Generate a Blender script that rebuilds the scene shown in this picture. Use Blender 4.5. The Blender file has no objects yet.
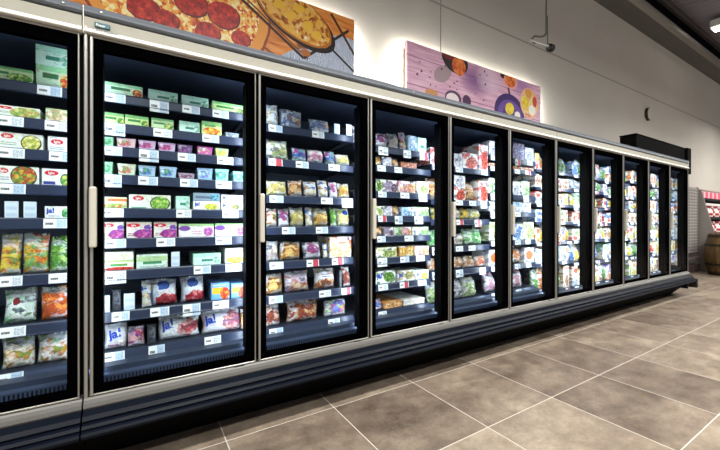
import bpy, bmesh, math, random
from mathutils import Vector, Matrix, noise as mnoise
random.seed(11)
C = bpy.context.scene.collection
R = math.radians
# ------------------------------------------------------------------ helpers
def lin(h):
    h = h.lstrip('#'); out = []
    for i in (0, 2, 4):
        v = int(h[i:i+2], 16) / 255
        out.append(v / 12.92 if v <= .04045 else ((v + .055) / 1.055) ** 2.4)
    return (*out, 1)

class G:
    """small node-tree writer"""
    def __init__(s, name):
        s.m = bpy.data.materials.new(name); s.m.use_nodes = True
        s.t = s.m.node_tree; s.t.nodes.clear(); s.L = s.t.links
        s.out = s.n('ShaderNodeOutputMaterial')
    def n(s, typ, **k):
        nd = s.t.nodes.new(typ)
        for a, v in k.items(): setattr(nd, a, v)
        return nd
    def put(s, sock, v):
        if isinstance(v, bpy.types.NodeSocket): s.L.new(v, sock)
        elif v is not None:
            if isinstance(v, str): v = lin(v)
            sock.default_value = v
    def M(s, op, a, b=None, c=None, clamp=False):
        nd = s.n('ShaderNodeMath', operation=op, use_clamp=clamp)
        for i, v in enumerate((a, b, c)):
            if v is not None: s.put(nd.inputs[i], v)
        return nd.outputs[0]
    def mix(s, f, a, b):
        nd = s.n('ShaderNodeMix', data_type='RGBA')
        s.put(nd.inputs[0], f); s.put(nd.inputs[6], a); s.put(nd.inputs[7], b)
        return nd.outputs[2]
    def mul(s, a, b, f=1.0):
        nd = s.n('ShaderNodeMix', data_type='RGBA', blend_type='MULTIPLY')
        s.put(nd.inputs[0], f); s.put(nd.inputs[6], a); s.put(nd.inputs[7], b)
        return nd.outputs[2]
    def coord(s, which='Object'):
        return s.n('ShaderNodeTexCoord').outputs[which]
    def xyz(s, v):
        nd = s.n('ShaderNodeSeparateXYZ'); s.L.new(v, nd.inputs[0]); return nd.outputs[:3]
    def noise(s, v, scale, detail=3, rough=.55, dist=0):
        nd = s.n('ShaderNodeTexNoise'); s.put(nd.inputs['Vector'], v); nd.inputs['Scale'].default_value = scale
        nd.inputs['Detail'].default_value = detail; nd.inputs['Roughness'].default_value = rough
        nd.inputs['Distortion'].default_value = dist
        return nd.outputs[0]
    def voro(s, v, scale, rnd=1.0):
        nd = s.n('ShaderNodeTexVoronoi'); s.put(nd.inputs['Vector'], v); nd.inputs['Scale'].default_value = scale
        nd.inputs['Randomness'].default_value = rnd
        return nd.outputs['Distance'], nd.outputs['Color']
    def ramp(s, f, stops):
        nd = s.n('ShaderNodeValToRGB'); s.put(nd.inputs[0], f); e = nd.color_ramp.elements
        while len(e) < len(stops): e.new(.5)
        for el, (p, c) in zip(e, stops): el.position = p; el.color = lin(c) if isinstance(c, str) else c
        return nd.outputs[0]
    def inside(s, x, a, b):
        return s.M('MULTIPLY', s.M('GREATER_THAN', x, a), s.M('LESS_THAN', x, b))
    def bsdf(s, col, rough=.5, metal=0, spec=.5, bump=None, bstr=.2, bdist=.005, coat=0):
        b = s.n('ShaderNodeBsdfPrincipled')
        s.put(b.inputs['Base Color'], col); s.put(b.inputs['Roughness'], rough); b.inputs['Metallic'].default_value = metal
        b.inputs['Specular IOR Level'].default_value = spec; b.inputs['Coat Weight'].default_value = coat
        if bump is not None:
            bn = s.n('ShaderNodeBump'); bn.inputs['Strength'].default_value = bstr; bn.inputs['Distance'].default_value = bdist
            s.L.new(bump, bn.inputs['Height']); s.L.new(bn.outputs[0], b.inputs['Normal'])
        s.L.new(b.outputs[0], s.out.inputs[0]); return s.m

MATS = {}
def plain(name, col, rough=.5, metal=0, spec=.5, var=.06, scale=30, coat=0):
    """a colour with slight wear in tone and gloss"""
    if name in MATS: return MATS[name]
    g = G(name); v = g.coord(); nz = g.noise(v, scale, 4)
    f = g.M('MULTIPLY_ADD', nz, 2 * var, 1 - var)
    k = g.n('ShaderNodeCombineColor')
    for i in range(3): g.L.new(f, k.inputs[i])
    MATS[name] = g.bsdf(g.mul(lin(col), k.outputs[0]), g.M('MULTIPLY_ADD', nz, .12, max(0, rough - .06)), metal, spec, coat=coat)
    return MATS[name]
def emis(name, col, st):
    if name not in MATS:
        g = G(name); e = g.n('ShaderNodeEmission'); g.put(e.inputs[0], col); e.inputs[1].default_value = st
        g.L.new(e.outputs[0], g.out.inputs[0]); MATS[name] = g.m
    return MATS[name]

def finish(name, bm, mat, parent=None, smooth=False, angle=None):
    me = bpy.data.meshes.new(name); bm.normal_update(); bm.to_mesh(me); bm.free()
    return link(name, me, mat, parent, smooth)
def link(name, me, mat=None, parent=None, smooth=False):
    o = bpy.data.objects.new(name, me); C.objects.link(o)
    if mat is not None and not me.materials: me.materials.append(mat)
    if smooth:
        for p in me.polygons: p.use_smooth = True
    if parent is not None:
        o.parent = parent
        o.matrix_parent_inverse = Matrix.Translation(-parent.location) if parent.name in WS else Matrix()
    return o
WS = set()           # things whose parts are modelled in room coordinates
def empty(name, loc, label, cat, group=None, ws=True):
    o = bpy.data.objects.new(name, None); C.objects.link(o); o.location = loc; o.empty_display_size = .1
    tag(o, label, cat, group)
    if ws: WS.add(o.name)
    return o
def tag(o, label, cat, group=None):
    o['label'] = label; o['category'] = cat
    if group: o['group'] = group
    return o
def struct(o): o['kind'] = 'structure'; return o

def box(bm, x0, x1, y0, y1, z0, z1, bev=0, seg=1):
    r = bmesh.ops.create_cube(bm, size=1)
    bmesh.ops.scale(bm, vec=(x1 - x0, y1 - y0, z1 - z0), verts=r['verts'])
    bmesh.ops.translate(bm, vec=((x0 + x1) / 2, (y0 + y1) / 2, (z0 + z1) / 2), verts=r['verts'])
    if bev:
        es = list({e for v in r['verts'] for e in v.link_edges})
        bmesh.ops.bevel(bm, geom=es, offset=bev, segments=seg, profile=.5, affect='EDGES')
    return bm
def B(*a, bev=0, seg=1):
    return box(bmesh.new(), *a, bev=bev, seg=seg)
def extrude_x(pts, x0, x1, bm=None):
    """closed (y,z) profile swept along the aisle"""
    bm = bm or bmesh.new(); n = len(pts)
    a = [bm.verts.new((x0, y, z)) for y, z in pts]; b = [bm.verts.new((x1, y, z)) for y, z in pts]
    for i in range(n): bm.faces.new((a[i], a[(i+1) % n], b[(i+1) % n], b[i]))
    bm.faces.new(a[::-1]); bm.faces.new(b)
    bmesh.ops.recalc_face_normals(bm, faces=bm.faces[:]); return bm
def tube(pts, rad, bm=None, n=8):
    bm = bm or bmesh.new(); rings = []
    for i, p in enumerate(pts):
        p = Vector(p); d = (Vector(pts[min(i+1, len(pts)-1)]) - Vector(pts[max(i-1, 0)])).normalized()
        a = d.orthogonal().normalized()
        if rings:
            a = (prev - d * prev.dot(d)).normalized()
        prev = a; b = d.cross(a)
        r = rad[i] if isinstance(rad, (list, tuple)) else rad
        rings.append([bm.verts.new(p + r * (math.cos(2*math.pi*k/n) * a + math.sin(2*math.pi*k/n) * b)) for k in range(n)])
    for r0, r1 in zip(rings, rings[1:]):
        for k in range(n): bm.faces.new((r0[k], r0[(k+1) % n], r1[(k+1) % n], r1[k]))
    bm.faces.new(rings[0][::-1]); bm.faces.new(rings[-1]); bmesh.ops.recalc_face_normals(bm, faces=bm.faces[:]); return bm
def lathe(prof, cx, cy, n=24, bm=None):
    bm = bm or bmesh.new(); rings = []
    for r, z in prof:
        rings.append([bm.verts.new((cx + r * math.cos(2*math.pi*k/n), cy + r * math.sin(2*math.pi*k/n), z)) for k in range(n)])
    for r0, r1 in zip(rings, rings[1:]):
        for k in range(n): bm.faces.new((r0[k], r0[(k+1) % n], r1[(k+1) % n], r1[k]))
    bm.faces.new(rings[0][::-1]); bm.faces.new(rings[-1]); bmesh.ops.recalc_face_normals(bm, faces=bm.faces[:]); return bm
TXT = {}
def text_mesh(s, bold=.02):
    """lettering as a mesh, cap height 1, left end at x=0, standing in the XZ plane and facing -Y"""
    if s in TXT: return TXT[s]
    cu = bpy.data.curves.new('lettering', 'FONT'); cu.body = s; cu.size = 1; cu.offset = bold; cu.extrude = .02
    o = bpy.data.objects.new('lettering', cu); C.objects.link(o)
    me = bpy.data.meshes.new_from_object(o.evaluated_get(bpy.context.evaluated_depsgraph_get()))
    bpy.data.objects.remove(o); me.materials.clear()
    me.transform(Matrix.Rotation(R(90), 4, 'X'))
    xs = [v.co.x for v in me.vertices]; me.transform(Matrix.Translation((-min(xs), 0, 0)))
    TXT[s] = (me, max(xs) - min(xs)); return TXT[s]
ORD = ['zeroth', 'first', 'second', 'third', 'fourth', 'fifth', 'sixth', 'seventh', 'eighth', 'ninth', 'tenth', 'eleventh', 'twelfth']
# ------------------------------------------------------------------ camera
cam = bpy.data.cameras.new('camera'); co = bpy.data.objects.new('camera', cam); C.objects.link(co)
cam.sensor_width = 36; cam.lens = 350.13 / 720 * 36; cam.shift_y = -2.97 / 720; cam.clip_start = .02
co.location = (0, -1.83085, 1.08); co.rotation_euler = (R(90), 0, -0.555274)
bpy.context.scene.camera = co
vs = bpy.context.scene.view_settings
vs.view_transform = 'Standard'; vs.look = 'None'; vs.gamma = 1; vs.exposure = 0; vs.use_curve_mapping = False
# ------------------------------------------------------------------ room
WALL_Y = 1.05
g = G('floor_tiles'); v = g.coord(); x, y, z = g.xyz(v)
tx = g.M('DIVIDE', g.M('SUBTRACT', x, .35), .597); ty = g.M('DIVIDE', g.M('ADD', y, .017), .603)
fx = g.M('FRACT', tx); fy = g.M('FRACT', ty)
ex = g.M('MINIMUM', fx, g.M('SUBTRACT', 1, fx)); ey = g.M('MINIMUM', fy, g.M('SUBTRACT', 1, fy))
edge = g.M('MINIMUM', ex, ey); gro = g.M('LESS_THAN', edge, .0038)
cell = g.n('ShaderNodeCombineXYZ'); g.L.new(g.M('FLOOR', tx), cell.inputs[0]); g.L.new(g.M('FLOOR', ty), cell.inputs[1])
wn = g.n('ShaderNodeTexWhiteNoise'); g.L.new(cell.outputs[0], wn.inputs[0])
off = g.n('ShaderNodeVectorMath', operation='MULTIPLY_ADD'); g.L.new(wn.outputs['Color'], off.inputs[0]); off.inputs[1].default_value = (7, 7, 7); g.L.new(v, off.inputs[2])
st = g.n('ShaderNodeVectorMath', operation='MULTIPLY'); g.L.new(off.outputs[0], st.inputs[0]); st.inputs[1].default_value = (1.0, 2.0, 1)
c1 = g.noise(st.outputs[0], 1.7, 5, .6, .4); c2 = g.noise(off.outputs[0], 9, 5, .65); c3 = g.noise(v, 60, 3)
f = g.M('ADD', g.M('MULTIPLY', c1, .52), g.M('ADD', g.M('MULTIPLY', c2, .34), g.M('MULTIPLY', c3, .14)))
f = g.M('ADD', f, g.M('MULTIPLY_ADD', wn.outputs['Value'], .1, -.05))
col = g.ramp(f, [(.3, '#53483e'), (.44, '#74675a'), (.55, '#8d7f6f'), (.68, '#ab9d8a')])
col = g.mix(gro, col, '#d2cabd')
rough = g.M('MULTIPLY_ADD', c2, .25, .22)
h = g.M('ADD', g.M('MULTIPLY', g.M('MINIMUM', edge, .01), 60), g.M('MULTIPLY', c3, .25))
floor_m = g.bsdf(col, rough, 0, .45, bump=h, bstr=.25, bdist=.004)
struct(finish('floor', B(-5, 22, -8, WALL_Y, -.1, 0), floor_m))

g = G('wall_plaster'); v = g.coord(); x, y, z = g.xyz(v)
n1 = g.noise(v, 1.3, 4); n2 = g.noise(v, 180, 3)
col = g.mix(n1, '#b3aea4', '#c2bdb4')
seam = g.M('LESS_THAN', g.M('ABSOLUTE', g.M('SUBTRACT', z, g.M('MULTIPLY_ADD', x, .0058, 3.518))), .012)
col = g.mix(g.M('MULTIPLY', seam, .55), col, '#6f685e')
wall_m = g.bsdf(col, .75, 0, .25, bump=n2, bstr=.08, bdist=.002)
struct(finish('wall_back', B(-5, 22, WALL_Y, WALL_Y + .2, 0, 4.86), wall_m))
far_m = plain('painted_far_wall', '#8d867b', .8, var=.05, scale=2)
struct(finish('wall_left', B(-5.2, -5, -8, WALL_Y, 0, 5.6), far_m))
struct(finish('wall_right', B(22, 22.2, -8, WALL_Y, 0, 5.6), far_m))
struct(finish('wall_top_shade', B(-5, 22, WALL_Y - .02, WALL_Y + .2, 4.861, 5.9), plain('shaded_wall_black', '#080809', .9, 0, 0)))  # stands in for the shaded wall above the duct, shade put into black
# corrugated metal roof, ribs running away from the back wall
bm = bmesh.new(); prev = None
nx = 700
def roof_z(y): return 5.2 + .12 * (y - .7)
for i in range(nx + 1):
    x = -5 + 27 * i / nx; dz = (0, .035, .035, 0)[i % 4]
    row = [bm.verts.new((x, yy, roof_z(yy) + dz)) for yy in (.72, -8)] + [bm.verts.new((x, yy, roof_z(yy) + .09)) for yy in (-8, .72)]
    if prev:
        for a in range(4): bm.faces.new((prev[a], prev[(a+1) % 4], row[(a+1) % 4], row[a]))
    prev = row
bmesh.ops.recalc_face_normals(bm, faces=bm.faces[:])
struct(finish('ceiling', bm, plain('corrugated_metal', '#8a8590', .45, .5, var=.08, scale=6)))
struct(finish('trim_2', B(-5, 22, .66, .735, 5.1, 5.2, bev=.01), plain('roof_edge_steel', '#3b3634', .5, .3)))
# ventilation duct along the top of the wall
e = empty('ventilation_duct', (8, .87, 4.72), 'long grey ventilation duct running along the top of the wall', 'duct')
prof = [(1.05, 4.745), (.84, 4.73), (.74, 4.735), (.705, 4.755), (.69, 4.79), (.69, 4.83), (.705, 4.86), (1.05, 4.86)]
finish('duct_casing', extrude_x(prof, -5, 22), plain('galvanised_duct', '#565551', .42, .35, var=.12, scale=3), e)
finish('duct_lit_lip', extrude_x([(.735, 4.722), (.70, 4.735), (.672, 4.765), (.66, 4.8), (.664, 4.84), (.688, 4.862), (.7, 4.86), (.689, 4.83), (.689, 4.79), (.704, 4.755), (.74, 4.734)], -5, 22), plain('duct_lip_highlight', '#7d7a73', .4, .3), e)  # front edge of the duct, the light it catches put into a lighter grey
# ceiling lamp
e = empty('ceiling_lamp', (9.7, .3, 5.05), 'white ceiling lamp hanging under the corrugated roof', 'lamp')
finish('lamp_housing', B(9.56, 9.86, .2, .42, 4.93, 5.08, bev=.02, seg=2), plain('white_lamp_housing', '#dcdcda', .4), e)
d = finish('diffuser', B(9.58, 9.84, .22, .40, 4.915, 4.935), emis('lamp_diffuser', '#fff6ea', 6), e)
finish('bracket', tube([(9.71, .31, 5.08), (9.71, .31, 5.2)], .012), plain('steel_rod', '#777777', .4, .6), e)
# hanging bracket on its cable
e = empty('hanging_cable_bracket', (4.0, .5, 3.12), 'thin grey cable hanging from the roof with a small bracket and black cap', 'cable')
finish('cable', tube([(4.02, .5, 5.17), (4.015, .5, 4.2), (4.004, .5, 3.4), (4.004, .5, 3.27)], .008), plain('grey_cable', '#55524f', .5), e)
finish('cable', tube([(4.03, .5, 3.5), (4.035, .5, 3.3), (4.04, .5, 3.14)], .006), MATS['grey_cable'], e)
pts = [(4.004, .5, 3.28), (3.96, .5, 3.24), (3.88, .5, 3.21), (3.78, .5, 3.19), (3.73, .5, 3.15), (3.735, .5, 3.11), (3.79, .5, 3.115)]
finish('cable', tube(pts, .011), MATS['grey_cable'], e)
finish('bracket_arm', tube([(3.71, .5, 3.12), (3.84, .5, 3.125), (4.09, .5, 3.15)], .016), plain('brushed_arm', '#c4c2bd', .3, .6), e)
finish('end_cap', tube([(4.05, .5, 3.13), (4.07, .5, 3.135), (4.12, .5, 3.14), (4.135, .5, 3.142)], [.03, .045, .045, .03], n=14), plain('black_cap', '#0c0c0d', .4), e)
# round fitting on the wall
e = empty('wall_vent', (8.45, 1.0, 3.2), 'round white vent cover with dark rim high on the wall', 'vent')
finish('vent_rim', tube([(8.45, 1.05, 3.2), (8.45, 1.0, 3.2)], .125, n=28), plain('vent_dark_rim', '#1c1a19', .6), e)
finish('vent_cover', tube([(8.45, 1.0, 3.2), (8.45, .985, 3.2)], [.122, .115], n=28), plain('vent_cover_white', '#b9b3a8', .6), e)
ROWS = [
    (1, 1.679, [(-0.596, 0.191, 0.058, 'c_green'), (-0.399, 0.115, 0.128, 'c_spinach/c_mint')]),
    (1, 1.528, [(-0.52, 0.138, 0.046, 'c_pan'), (-0.366, 0.082, 0.058, 'c_herbfish')]),
    (1, 1.394, [(-0.517, 0.145, 0.07, 'c_yellowbowl'), (-0.359, 0.075, 0.07, 'c_oval')]),
    (1, 1.243, [(-0.514, 0.128, 0.075, 'c_bowl'), (-0.379, 0.095, 0.074, 'c_ovalgreen')]),
    (1, 1.097, [(-0.496, 0.046, 0.071, 'k'), (-0.437, 0.045, 0.071, 'k'), (-0.369, 0.085, 0.053, 'c_ja_green')]),
    (1, 0.854, [(-0.517, 0.069, 0.18, 'b_mixveg'), (-0.447, 0.091, 0.17, 'b_peppers'), (-0.359, 0.075, 0.156, 'b_greenbean')]),
    (1, 0.64, [(-0.508, 0.109, 0.151, 'b_mint'), (-0.389, 0.105, 0.148, 'b_carrot')]),
    (1, 0.448, [(-0.514, 0.109, 0.152, 'b_stew'), (-0.402, 0.118, 0.145, 'b_stew2')]),
    (2, 1.692, [(-0.163, 0.164, 0.057, 'c_spinach'), (0.022, 0.133, 0.055, 'c_mint'), (0.171, 0.133, 0.056, 'c_mint'), (0.32, 0.181, 0.051, 'c_lime')]),
    (2, 1.552, [(-0.163, 0.086, 0.051, 'c_lime'), (-0.075, 0.101, 0.051, 'c_lime'), (0.035, 0.102, 0.054, 'c_green'), (0.16, 0.1, 0.058, 'c_mint'), (0.267, 0.104, 0.074, 'c_limeorange'), (0.387, 0.08, 0.03, 't_grey')]),
    (2, 1.44, [(-0.163, 0.046, 0.054, 'h_green'), (-0.109, 0.081, 0.059, 'h_pink'), (-0.02, 0.077, 0.051, 'h_violet'), (0.065, 0.081, 0.054, 'h_violet'), (0.151, 0.075, 0.052, 'h_dark'), (0.245, 0.08, 0.061, 'h_magenta'), (0.335, 0.073, 0.052, 'h_yellow')]),
    (2, 1.307, [(-0.163, 0.042, 0.06, 'h_green'), (-0.105, 0.077, 0.056, 'h_red'), (-0.02, 0.077, 0.054, 'h_blue'), (0.07, 0.081, 0.056, 'h_blue'), (0.155, 0.081, 0.03, 'h_low'), (0.245, 0.08, 0.063, 'h_sky'), (0.335, 0.073, 0.065, 'h_teal'), (0.429, 0.073, 0.059, 'h_teal')]),
    (2, 1.147, [(-0.163, 0.098, 0.053, 'c_cream'), (-0.059, 0.182, 0.069, 'c_bowlgreen'), (0.144, 0.068, 0.068, 'c_mint'), (0.226, 0.135, 0.046, 'c_ja_yellow/c_jagrey'), (0.366, 0.136, 0.043, 'c_ja_brown/c_ja_white')]),
    (2, 1.001, [(-0.163, 0.086, 0.089, 'c_purple'), (-0.069, 0.108, 0.084, 'c_purple'), (0.046, 0.105, 0.087, 'c_purple'), (0.158, 0.172, 0.069, 'c_whitepurple'), (0.335, 0.167, 0.071, 'c_whitepurple')]),
    (2, 0.849, [(-0.163, 0.126, 0.055, 'c_berry/c_pale'), (-0.028, 0.138, 0.069, 'c_mintbar'), (0.123, 0.041, 0.077, 'k'), (0.226, 0.14, 0.062, 'c_mint'), (0.387, 0.115, 0.098, 'c_custard')]),
    (2, 0.652, [(-0.163, 0.031, 0.08, 'k'), (-0.129, 0.044, 0.104, 't_dark'), (-0.079, 0.047, 0.08, 'k'), (-0.007, 0.046, 0.132, 'b_blue'), (0.031, 0.124, 0.133, 'b_shrimp'), (0.169, 0.12, 0.142, 'b_shrimp'), (0.315, 0.098, 0.092, 'c_bluesticks'), (0.419, 0.083, 0.082, 'c_bluesticks')]),
    (2, 0.467, [(-0.159, 0.094, 0.114, 'b_ja'), (-0.065, 0.074, 0.089, 'b_purplefruit'), (0.014, 0.047, 0.096, 't_dark'), (0.065, 0.2, 0.128, 'b_jared'), (0.27, 0.214, 0.131, 'b_japink'), (0.473, 0.029, 0.12, 'b_brown')]),
    (3, 1.657, [(0.622, 0.082, 0.13, 'b_bluegrey'), (0.707, 0.155, 0.121, 'b_fish'), (0.902, 0.149, 0.089, 'b_fish'), (1.065, 0.045, 0.069, 'k'), (1.156, 0.046, 0.079, 'k')]),
    (3, 1.457, [(0.622, 0.148, 0.121, 'b_cream'), (0.789, 0.1, 0.09, 'b_bluered'), (0.892, 0.115, 0.089, 'b_whitepink'), (1.011, 0.077, 0.086, 'b_bluered'), (1.091, 0.111, 0.078, 'b_lemon')]),
    (3, 1.239, [(0.622, 0.135, 0.089, 'b_corn'), (0.76, 0.098, 0.1, 'b_brown'), (0.862, 0.096, 0.097, 'b_blue'), (0.961, 0.075, 0.107, 'b_blue'), (1.04, 0.063, 0.102, 'b_whitepurple'), (1.106, 0.096, 0.099, 'b_potato')]),
    (3, 1.051, [(0.622, 0.072, 0.106, 'b_redgreen'), (0.697, 0.073, 0.107, 'b_whitepurple'), (0.773, 0.095, 0.115, 'b_corn'), (0.872, 0.051, 0.117, 'b_blue'), (0.926, 0.117, 0.118, 'b_potato'), (1.047, 0.048, 0.121, 'b_greenbean'), (1.099, 0.103, 0.122, 'b_nugget')]),
    (3, 0.845, [(0.622, 0.079, 0.117, 'b_white'), (0.704, 0.144, 0.109, 'b_chicken'), (0.858, 0.128, 0.101, 'b_whitepurple'), (0.993, 0.036, 0.093, 'b_blue'), (1.036, 0.166, 0.137, 'c_redstir')]),
    (3, 0.644, [(0.622, 0.11, 0.118, 'b_chicken'), (0.741, 0.168, 0.121, 'b_purplefood'), (0.94, 0.155, 0.124, 'b_balls'), (1.103, 0.03, 0.119, 't_dark'), (1.141, 0.061, 0.129, 'b_redbrown')]),
    (3, 0.456, [(0.622, 0.091, 0.13, 'b_redbrown'), (0.754, 0.218, 0.119, 'b_tan'), (1.007, 0.172, 0.1, 'b_party')]),
    (4, 1.617, [(1.215, 0.053, 0.119, 'b_white'), (1.399, 0.123, 0.106, 'b_whitepurple'), (1.526, 0.097, 0.119, 'b_white'), (1.628, 0.062, 0.137, 'b_purplefood'), (1.694, 0.084, 0.116, 'c_sky'), (1.788, 0.092, 0.113, 'c_mint')]),
    (4, 1.483, [(1.399, 0.061, 0.098, 'b_potato'), (1.464, 0.076, 0.098, 'c_white'), (1.544, 0.07, 0.099, 'b_brown'), (1.623, 0.165, 0.048, 't_redlow')]),
    (4, 1.299, [(1.399, 0.061, 0.085, 'c_greenleaf'), (1.464, 0.131, 0.085, 'c_whiteplum'), (1.604, 0.164, 0.087, 'c_whitepink'), (1.778, 0.124, 0.094, 'c_creamgreen')]),
    (4, 1.126, [(1.399, 0.065, 0.067, 'c_creamgreen'), (1.468, 0.081, 0.069, 'c_white'), (1.554, 0.069, 0.071, 'b_brown'), (1.632, 0.096, 0.065, 'c_sky'), (1.733, 0.169, 0.068, 'c_whitegreen')]),
    (4, 0.981, [(1.399, 0.069, 0.064, 'b_brown'), (1.473, 0.085, 0.063, 'c_whiteplum'), (1.563, 0.069, 0.063, 'c_whitegreen'), (1.637, 0.091, 0.062, 'c_whitepink'), (1.738, 0.164, 0.061, 'c_whitegreen')]),
    (4, 0.826, [(1.399, 0.187, 0.071, 'c_creamgreen'), (1.604, 0.144, 0.074, 'c_brownpan'), (1.753, 0.149, 0.068, 'c_whitepink')]),
    (4, 0.639, [(1.399, 0.178, 0.088, 'c_ja_greenpic'), (1.595, 0.168, 0.077, 'c_ja_mix'), (1.768, 0.134, 0.068, 'c_ja_yellow')]),
    (4, 0.452, [(1.399, 0.069, 0.071, 'b_party'), (1.473, 0.169, 0.047, 't_orange'), (1.651, 0.218, 0.041, 't_white')]),
    (5, 1.534, [(1.915, 0.148, 0.134, 'c_whitered'), (2.177, 0.106, 0.114, 'c_white'), (2.289, 0.181, 0.134, 'c_whitered'), (2.483, 0.119, 0.224, 'c_whitered')]),
    (5, 1.262, [(1.915, 0.111, 0.165, 'b_brown'), (2.177, 0.143, 0.123, 'c_whitered/c_white'), (2.332, 0.138, 0.165, 'b_brown'), (2.477, 0.125, 0.179, 'c_whitered')]),
    (5, 1.101, [(1.958, 0.105, 0.13, 'b_yellow'), (2.177, 0.106, 0.119, 'b_white'), (2.289, 0.105, 0.13, 'b_yellow'), (2.4, 0.136, 0.116, 'b_lemon')]),
    (5, 0.882, [(1.915, 0.111, 0.131, 'b_greenbag'), (2.177, 0.143, 0.099, 'b_white'), (2.326, 0.25, 0.131, 'b_greenbag')]),
    (5, 0.688, [(1.915, 0.124, 0.097, 'b_beige'), (2.177, 0.13, 0.096, 'b_beige'), (2.314, 0.144, 0.097, 'b_beige'), (2.464, 0.138, 0.089, 'b_peach')]),
    (5, 0.429, [(1.915, 0.111, 0.161, 'b_whitegreen'), (2.177, 0.143, 0.182, 'b_dark'), (2.326, 0.17, 0.161, 'b_whitegreen')]),
    (6, 1.675, [(2.62, 0.146, 0.133, 'c_white'), (2.961, 0.187, 0.158, 'c_violetwhite'), (3.156, 0.146, 0.133, 'c_white')]),
    (6, 1.58, [(2.62, 0.178, 0.056, 'c_orangelow'), (2.961, 0.155, 0.046, 'c_orangelow'), (3.124, 0.178, 0.056, 'c_orangelow')]),
    (6, 1.335, [(2.615, 0.073, 0.139, 'c_whitegreen'), (2.692, 0.138, 0.139, 'c_whitegreen'), (2.834, 0.123, 0.131, 'c_white'), (2.961, 0.123, 0.131, 'c_white'), (3.092, 0.138, 0.139, 'c_whitegreen')]),
    (6, 1.175, [(2.615, 0.056, 0.127, 'c_white'), (2.675, 0.139, 0.127, 'c_white'), (2.961, 0.139, 0.122, 'c_white/c_sky'), (3.108, 0.139, 0.127, 'c_white')]),
    (6, 0.91, [(2.625, 0.173, 0.17, 'c_creamgreen'), (2.961, 0.155, 0.151, 'c_bluewave'), (3.124, 0.173, 0.17, 'c_creamgreen')]),
    (6, 0.684, [(2.62, 0.162, 0.145, 'c_orangedot'), (2.961, 0.171, 0.18, 'b_orangewhite'), (3.14, 0.162, 0.145, 'c_orangedot')]),
    (6, 0.448, [(2.615, 0.135, 0.181, 'b_whitepink'), (2.961, 0.203, 0.181, 'b_whitepink')]),
    (7, 1.606, [(3.319, 0.08, 0.085, 'c_f0/c_f15'), (3.402, 0.08, 0.158, 'b_f8'), (3.485, 0.15, 0.14, 'b_f10'), (3.721, 0.12, 0.166, 'b_f10'), (3.844, 0.07, 0.161, 'b_f10')]),
    (7, 1.432, [(3.319, 0.07, 0.133, 'c_f4'), (3.392, 0.08, 0.119, 'c_f4'), (3.475, 0.15, 0.116, 'c_f4'), (3.711, 0.08, 0.057, 'c_f4/c_f0'), (3.794, 0.15, 0.057, 'c_f4/c_f9')]),
    (7, 1.265, [(3.319, 0.12, 0.062, 'c_f5/c_f0'), (3.442, 0.1, 0.106, 'c_f5'), (3.545, 0.1, 0.061, 'c_f5/c_f1'), (3.731, 0.08, 0.057, 'c_f5/c_f8'), (3.814, 0.12, 0.121, 'c_f15')]),
    (7, 1.082, [(3.319, 0.12, 0.062, 'c_f11/c_f11'), (3.442, 0.08, 0.126, 'c_f9'), (3.598, 0.08, 0.074, 'c_f9/c_f1'), (3.681, 0.07, 0.119, 'c_f1'), (3.754, 0.1, 0.066, 'c_f9/c_f1'), (3.857, 0.07, 0.064, 'c_f1/c_f4')]),
    (7, 0.872, [(3.319, 0.08, 0.077, 'c_f3/c_f13'), (3.402, 0.1, 0.156, 'b_f9'), (3.505, 0.15, 0.174, 'b_f9'), (3.658, 0.12, 0.082, 'c_f3/c_f8'), (3.781, 0.1, 0.077, 'c_f3/c_f12'), (3.884, 0.113, 0.162, 'b_f9')]),
    (7, 0.661, [(3.319, 0.07, 0.15, 'c_f5'), (3.392, 0.15, 0.143, 'c_f10'), (3.545, 0.1, 0.084, 'c_f15/c_f8'), (3.648, 0.12, 0.168, 'c_f10'), (3.771, 0.1, 0.164, 'c_f10'), (3.874, 0.07, 0.08, 'c_f5/c_f8')]),
    (7, 0.375, [(3.319, 0.1, 0.215, 'b_f10'), (3.422, 0.1, 0.218, 'b_f0'), (3.525, 0.08, 0.25, 'b_f0'), (3.608, 0.1, 0.114, 'c_f9/c_f11'), (3.711, 0.12, 0.236, 'b_f10'), (3.834, 0.12, 0.232, 'c_f9')]),
    (8, 1.601, [(4.019, 0.12, 0.151, 'c_f6'), (4.142, 0.07, 0.178, 'b_f2'), (4.298, 0.12, 0.081, 'c_f6/c_f11'), (4.421, 0.12, 0.082, 'c_f0/c_f11'), (4.544, 0.07, 0.079, 'c_f5/c_f13')]),
    (8, 1.442, [(4.019, 0.15, 0.123, 'b_f6'), (4.172, 0.15, 0.102, 'b_f6'), (4.325, 0.15, 0.123, 'b_f6'), (4.478, 0.1, 0.12, 'b_f6'), (4.581, 0.116, 0.119, 'b_f10')]),
    (8, 1.24, [(4.019, 0.08, 0.153, 'b_f1'), (4.102, 0.15, 0.165, 'c_f14'), (4.255, 0.15, 0.145, 'b_f4'), (4.408, 0.07, 0.137, 'c_f14'), (4.481, 0.15, 0.144, 'b_f1')]),
    (8, 1.063, [(4.019, 0.08, 0.122, 'c_f13'), (4.102, 0.12, 0.141, 'c_f13'), (4.225, 0.15, 0.068, 'c_f13/c_f8'), (4.378, 0.12, 0.123, 'b_f2'), (4.501, 0.1, 0.07, 'c_f13/c_f0'), (4.604, 0.07, 0.06, 'c_f13/c_f4')]),
    (8, 0.878, [(4.019, 0.15, 0.063, 'c_f0/c_f1'), (4.172, 0.08, 0.064, 'c_f15/c_f9'), (4.255, 0.1, 0.069, 'c_f15/c_f3'), (4.358, 0.07, 0.064, 'c_f12/c_f10'), (4.431, 0.15, 0.071, 'c_f0/c_f11'), (4.584, 0.1, 0.06, 'c_f12/c_f14')]),
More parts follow.
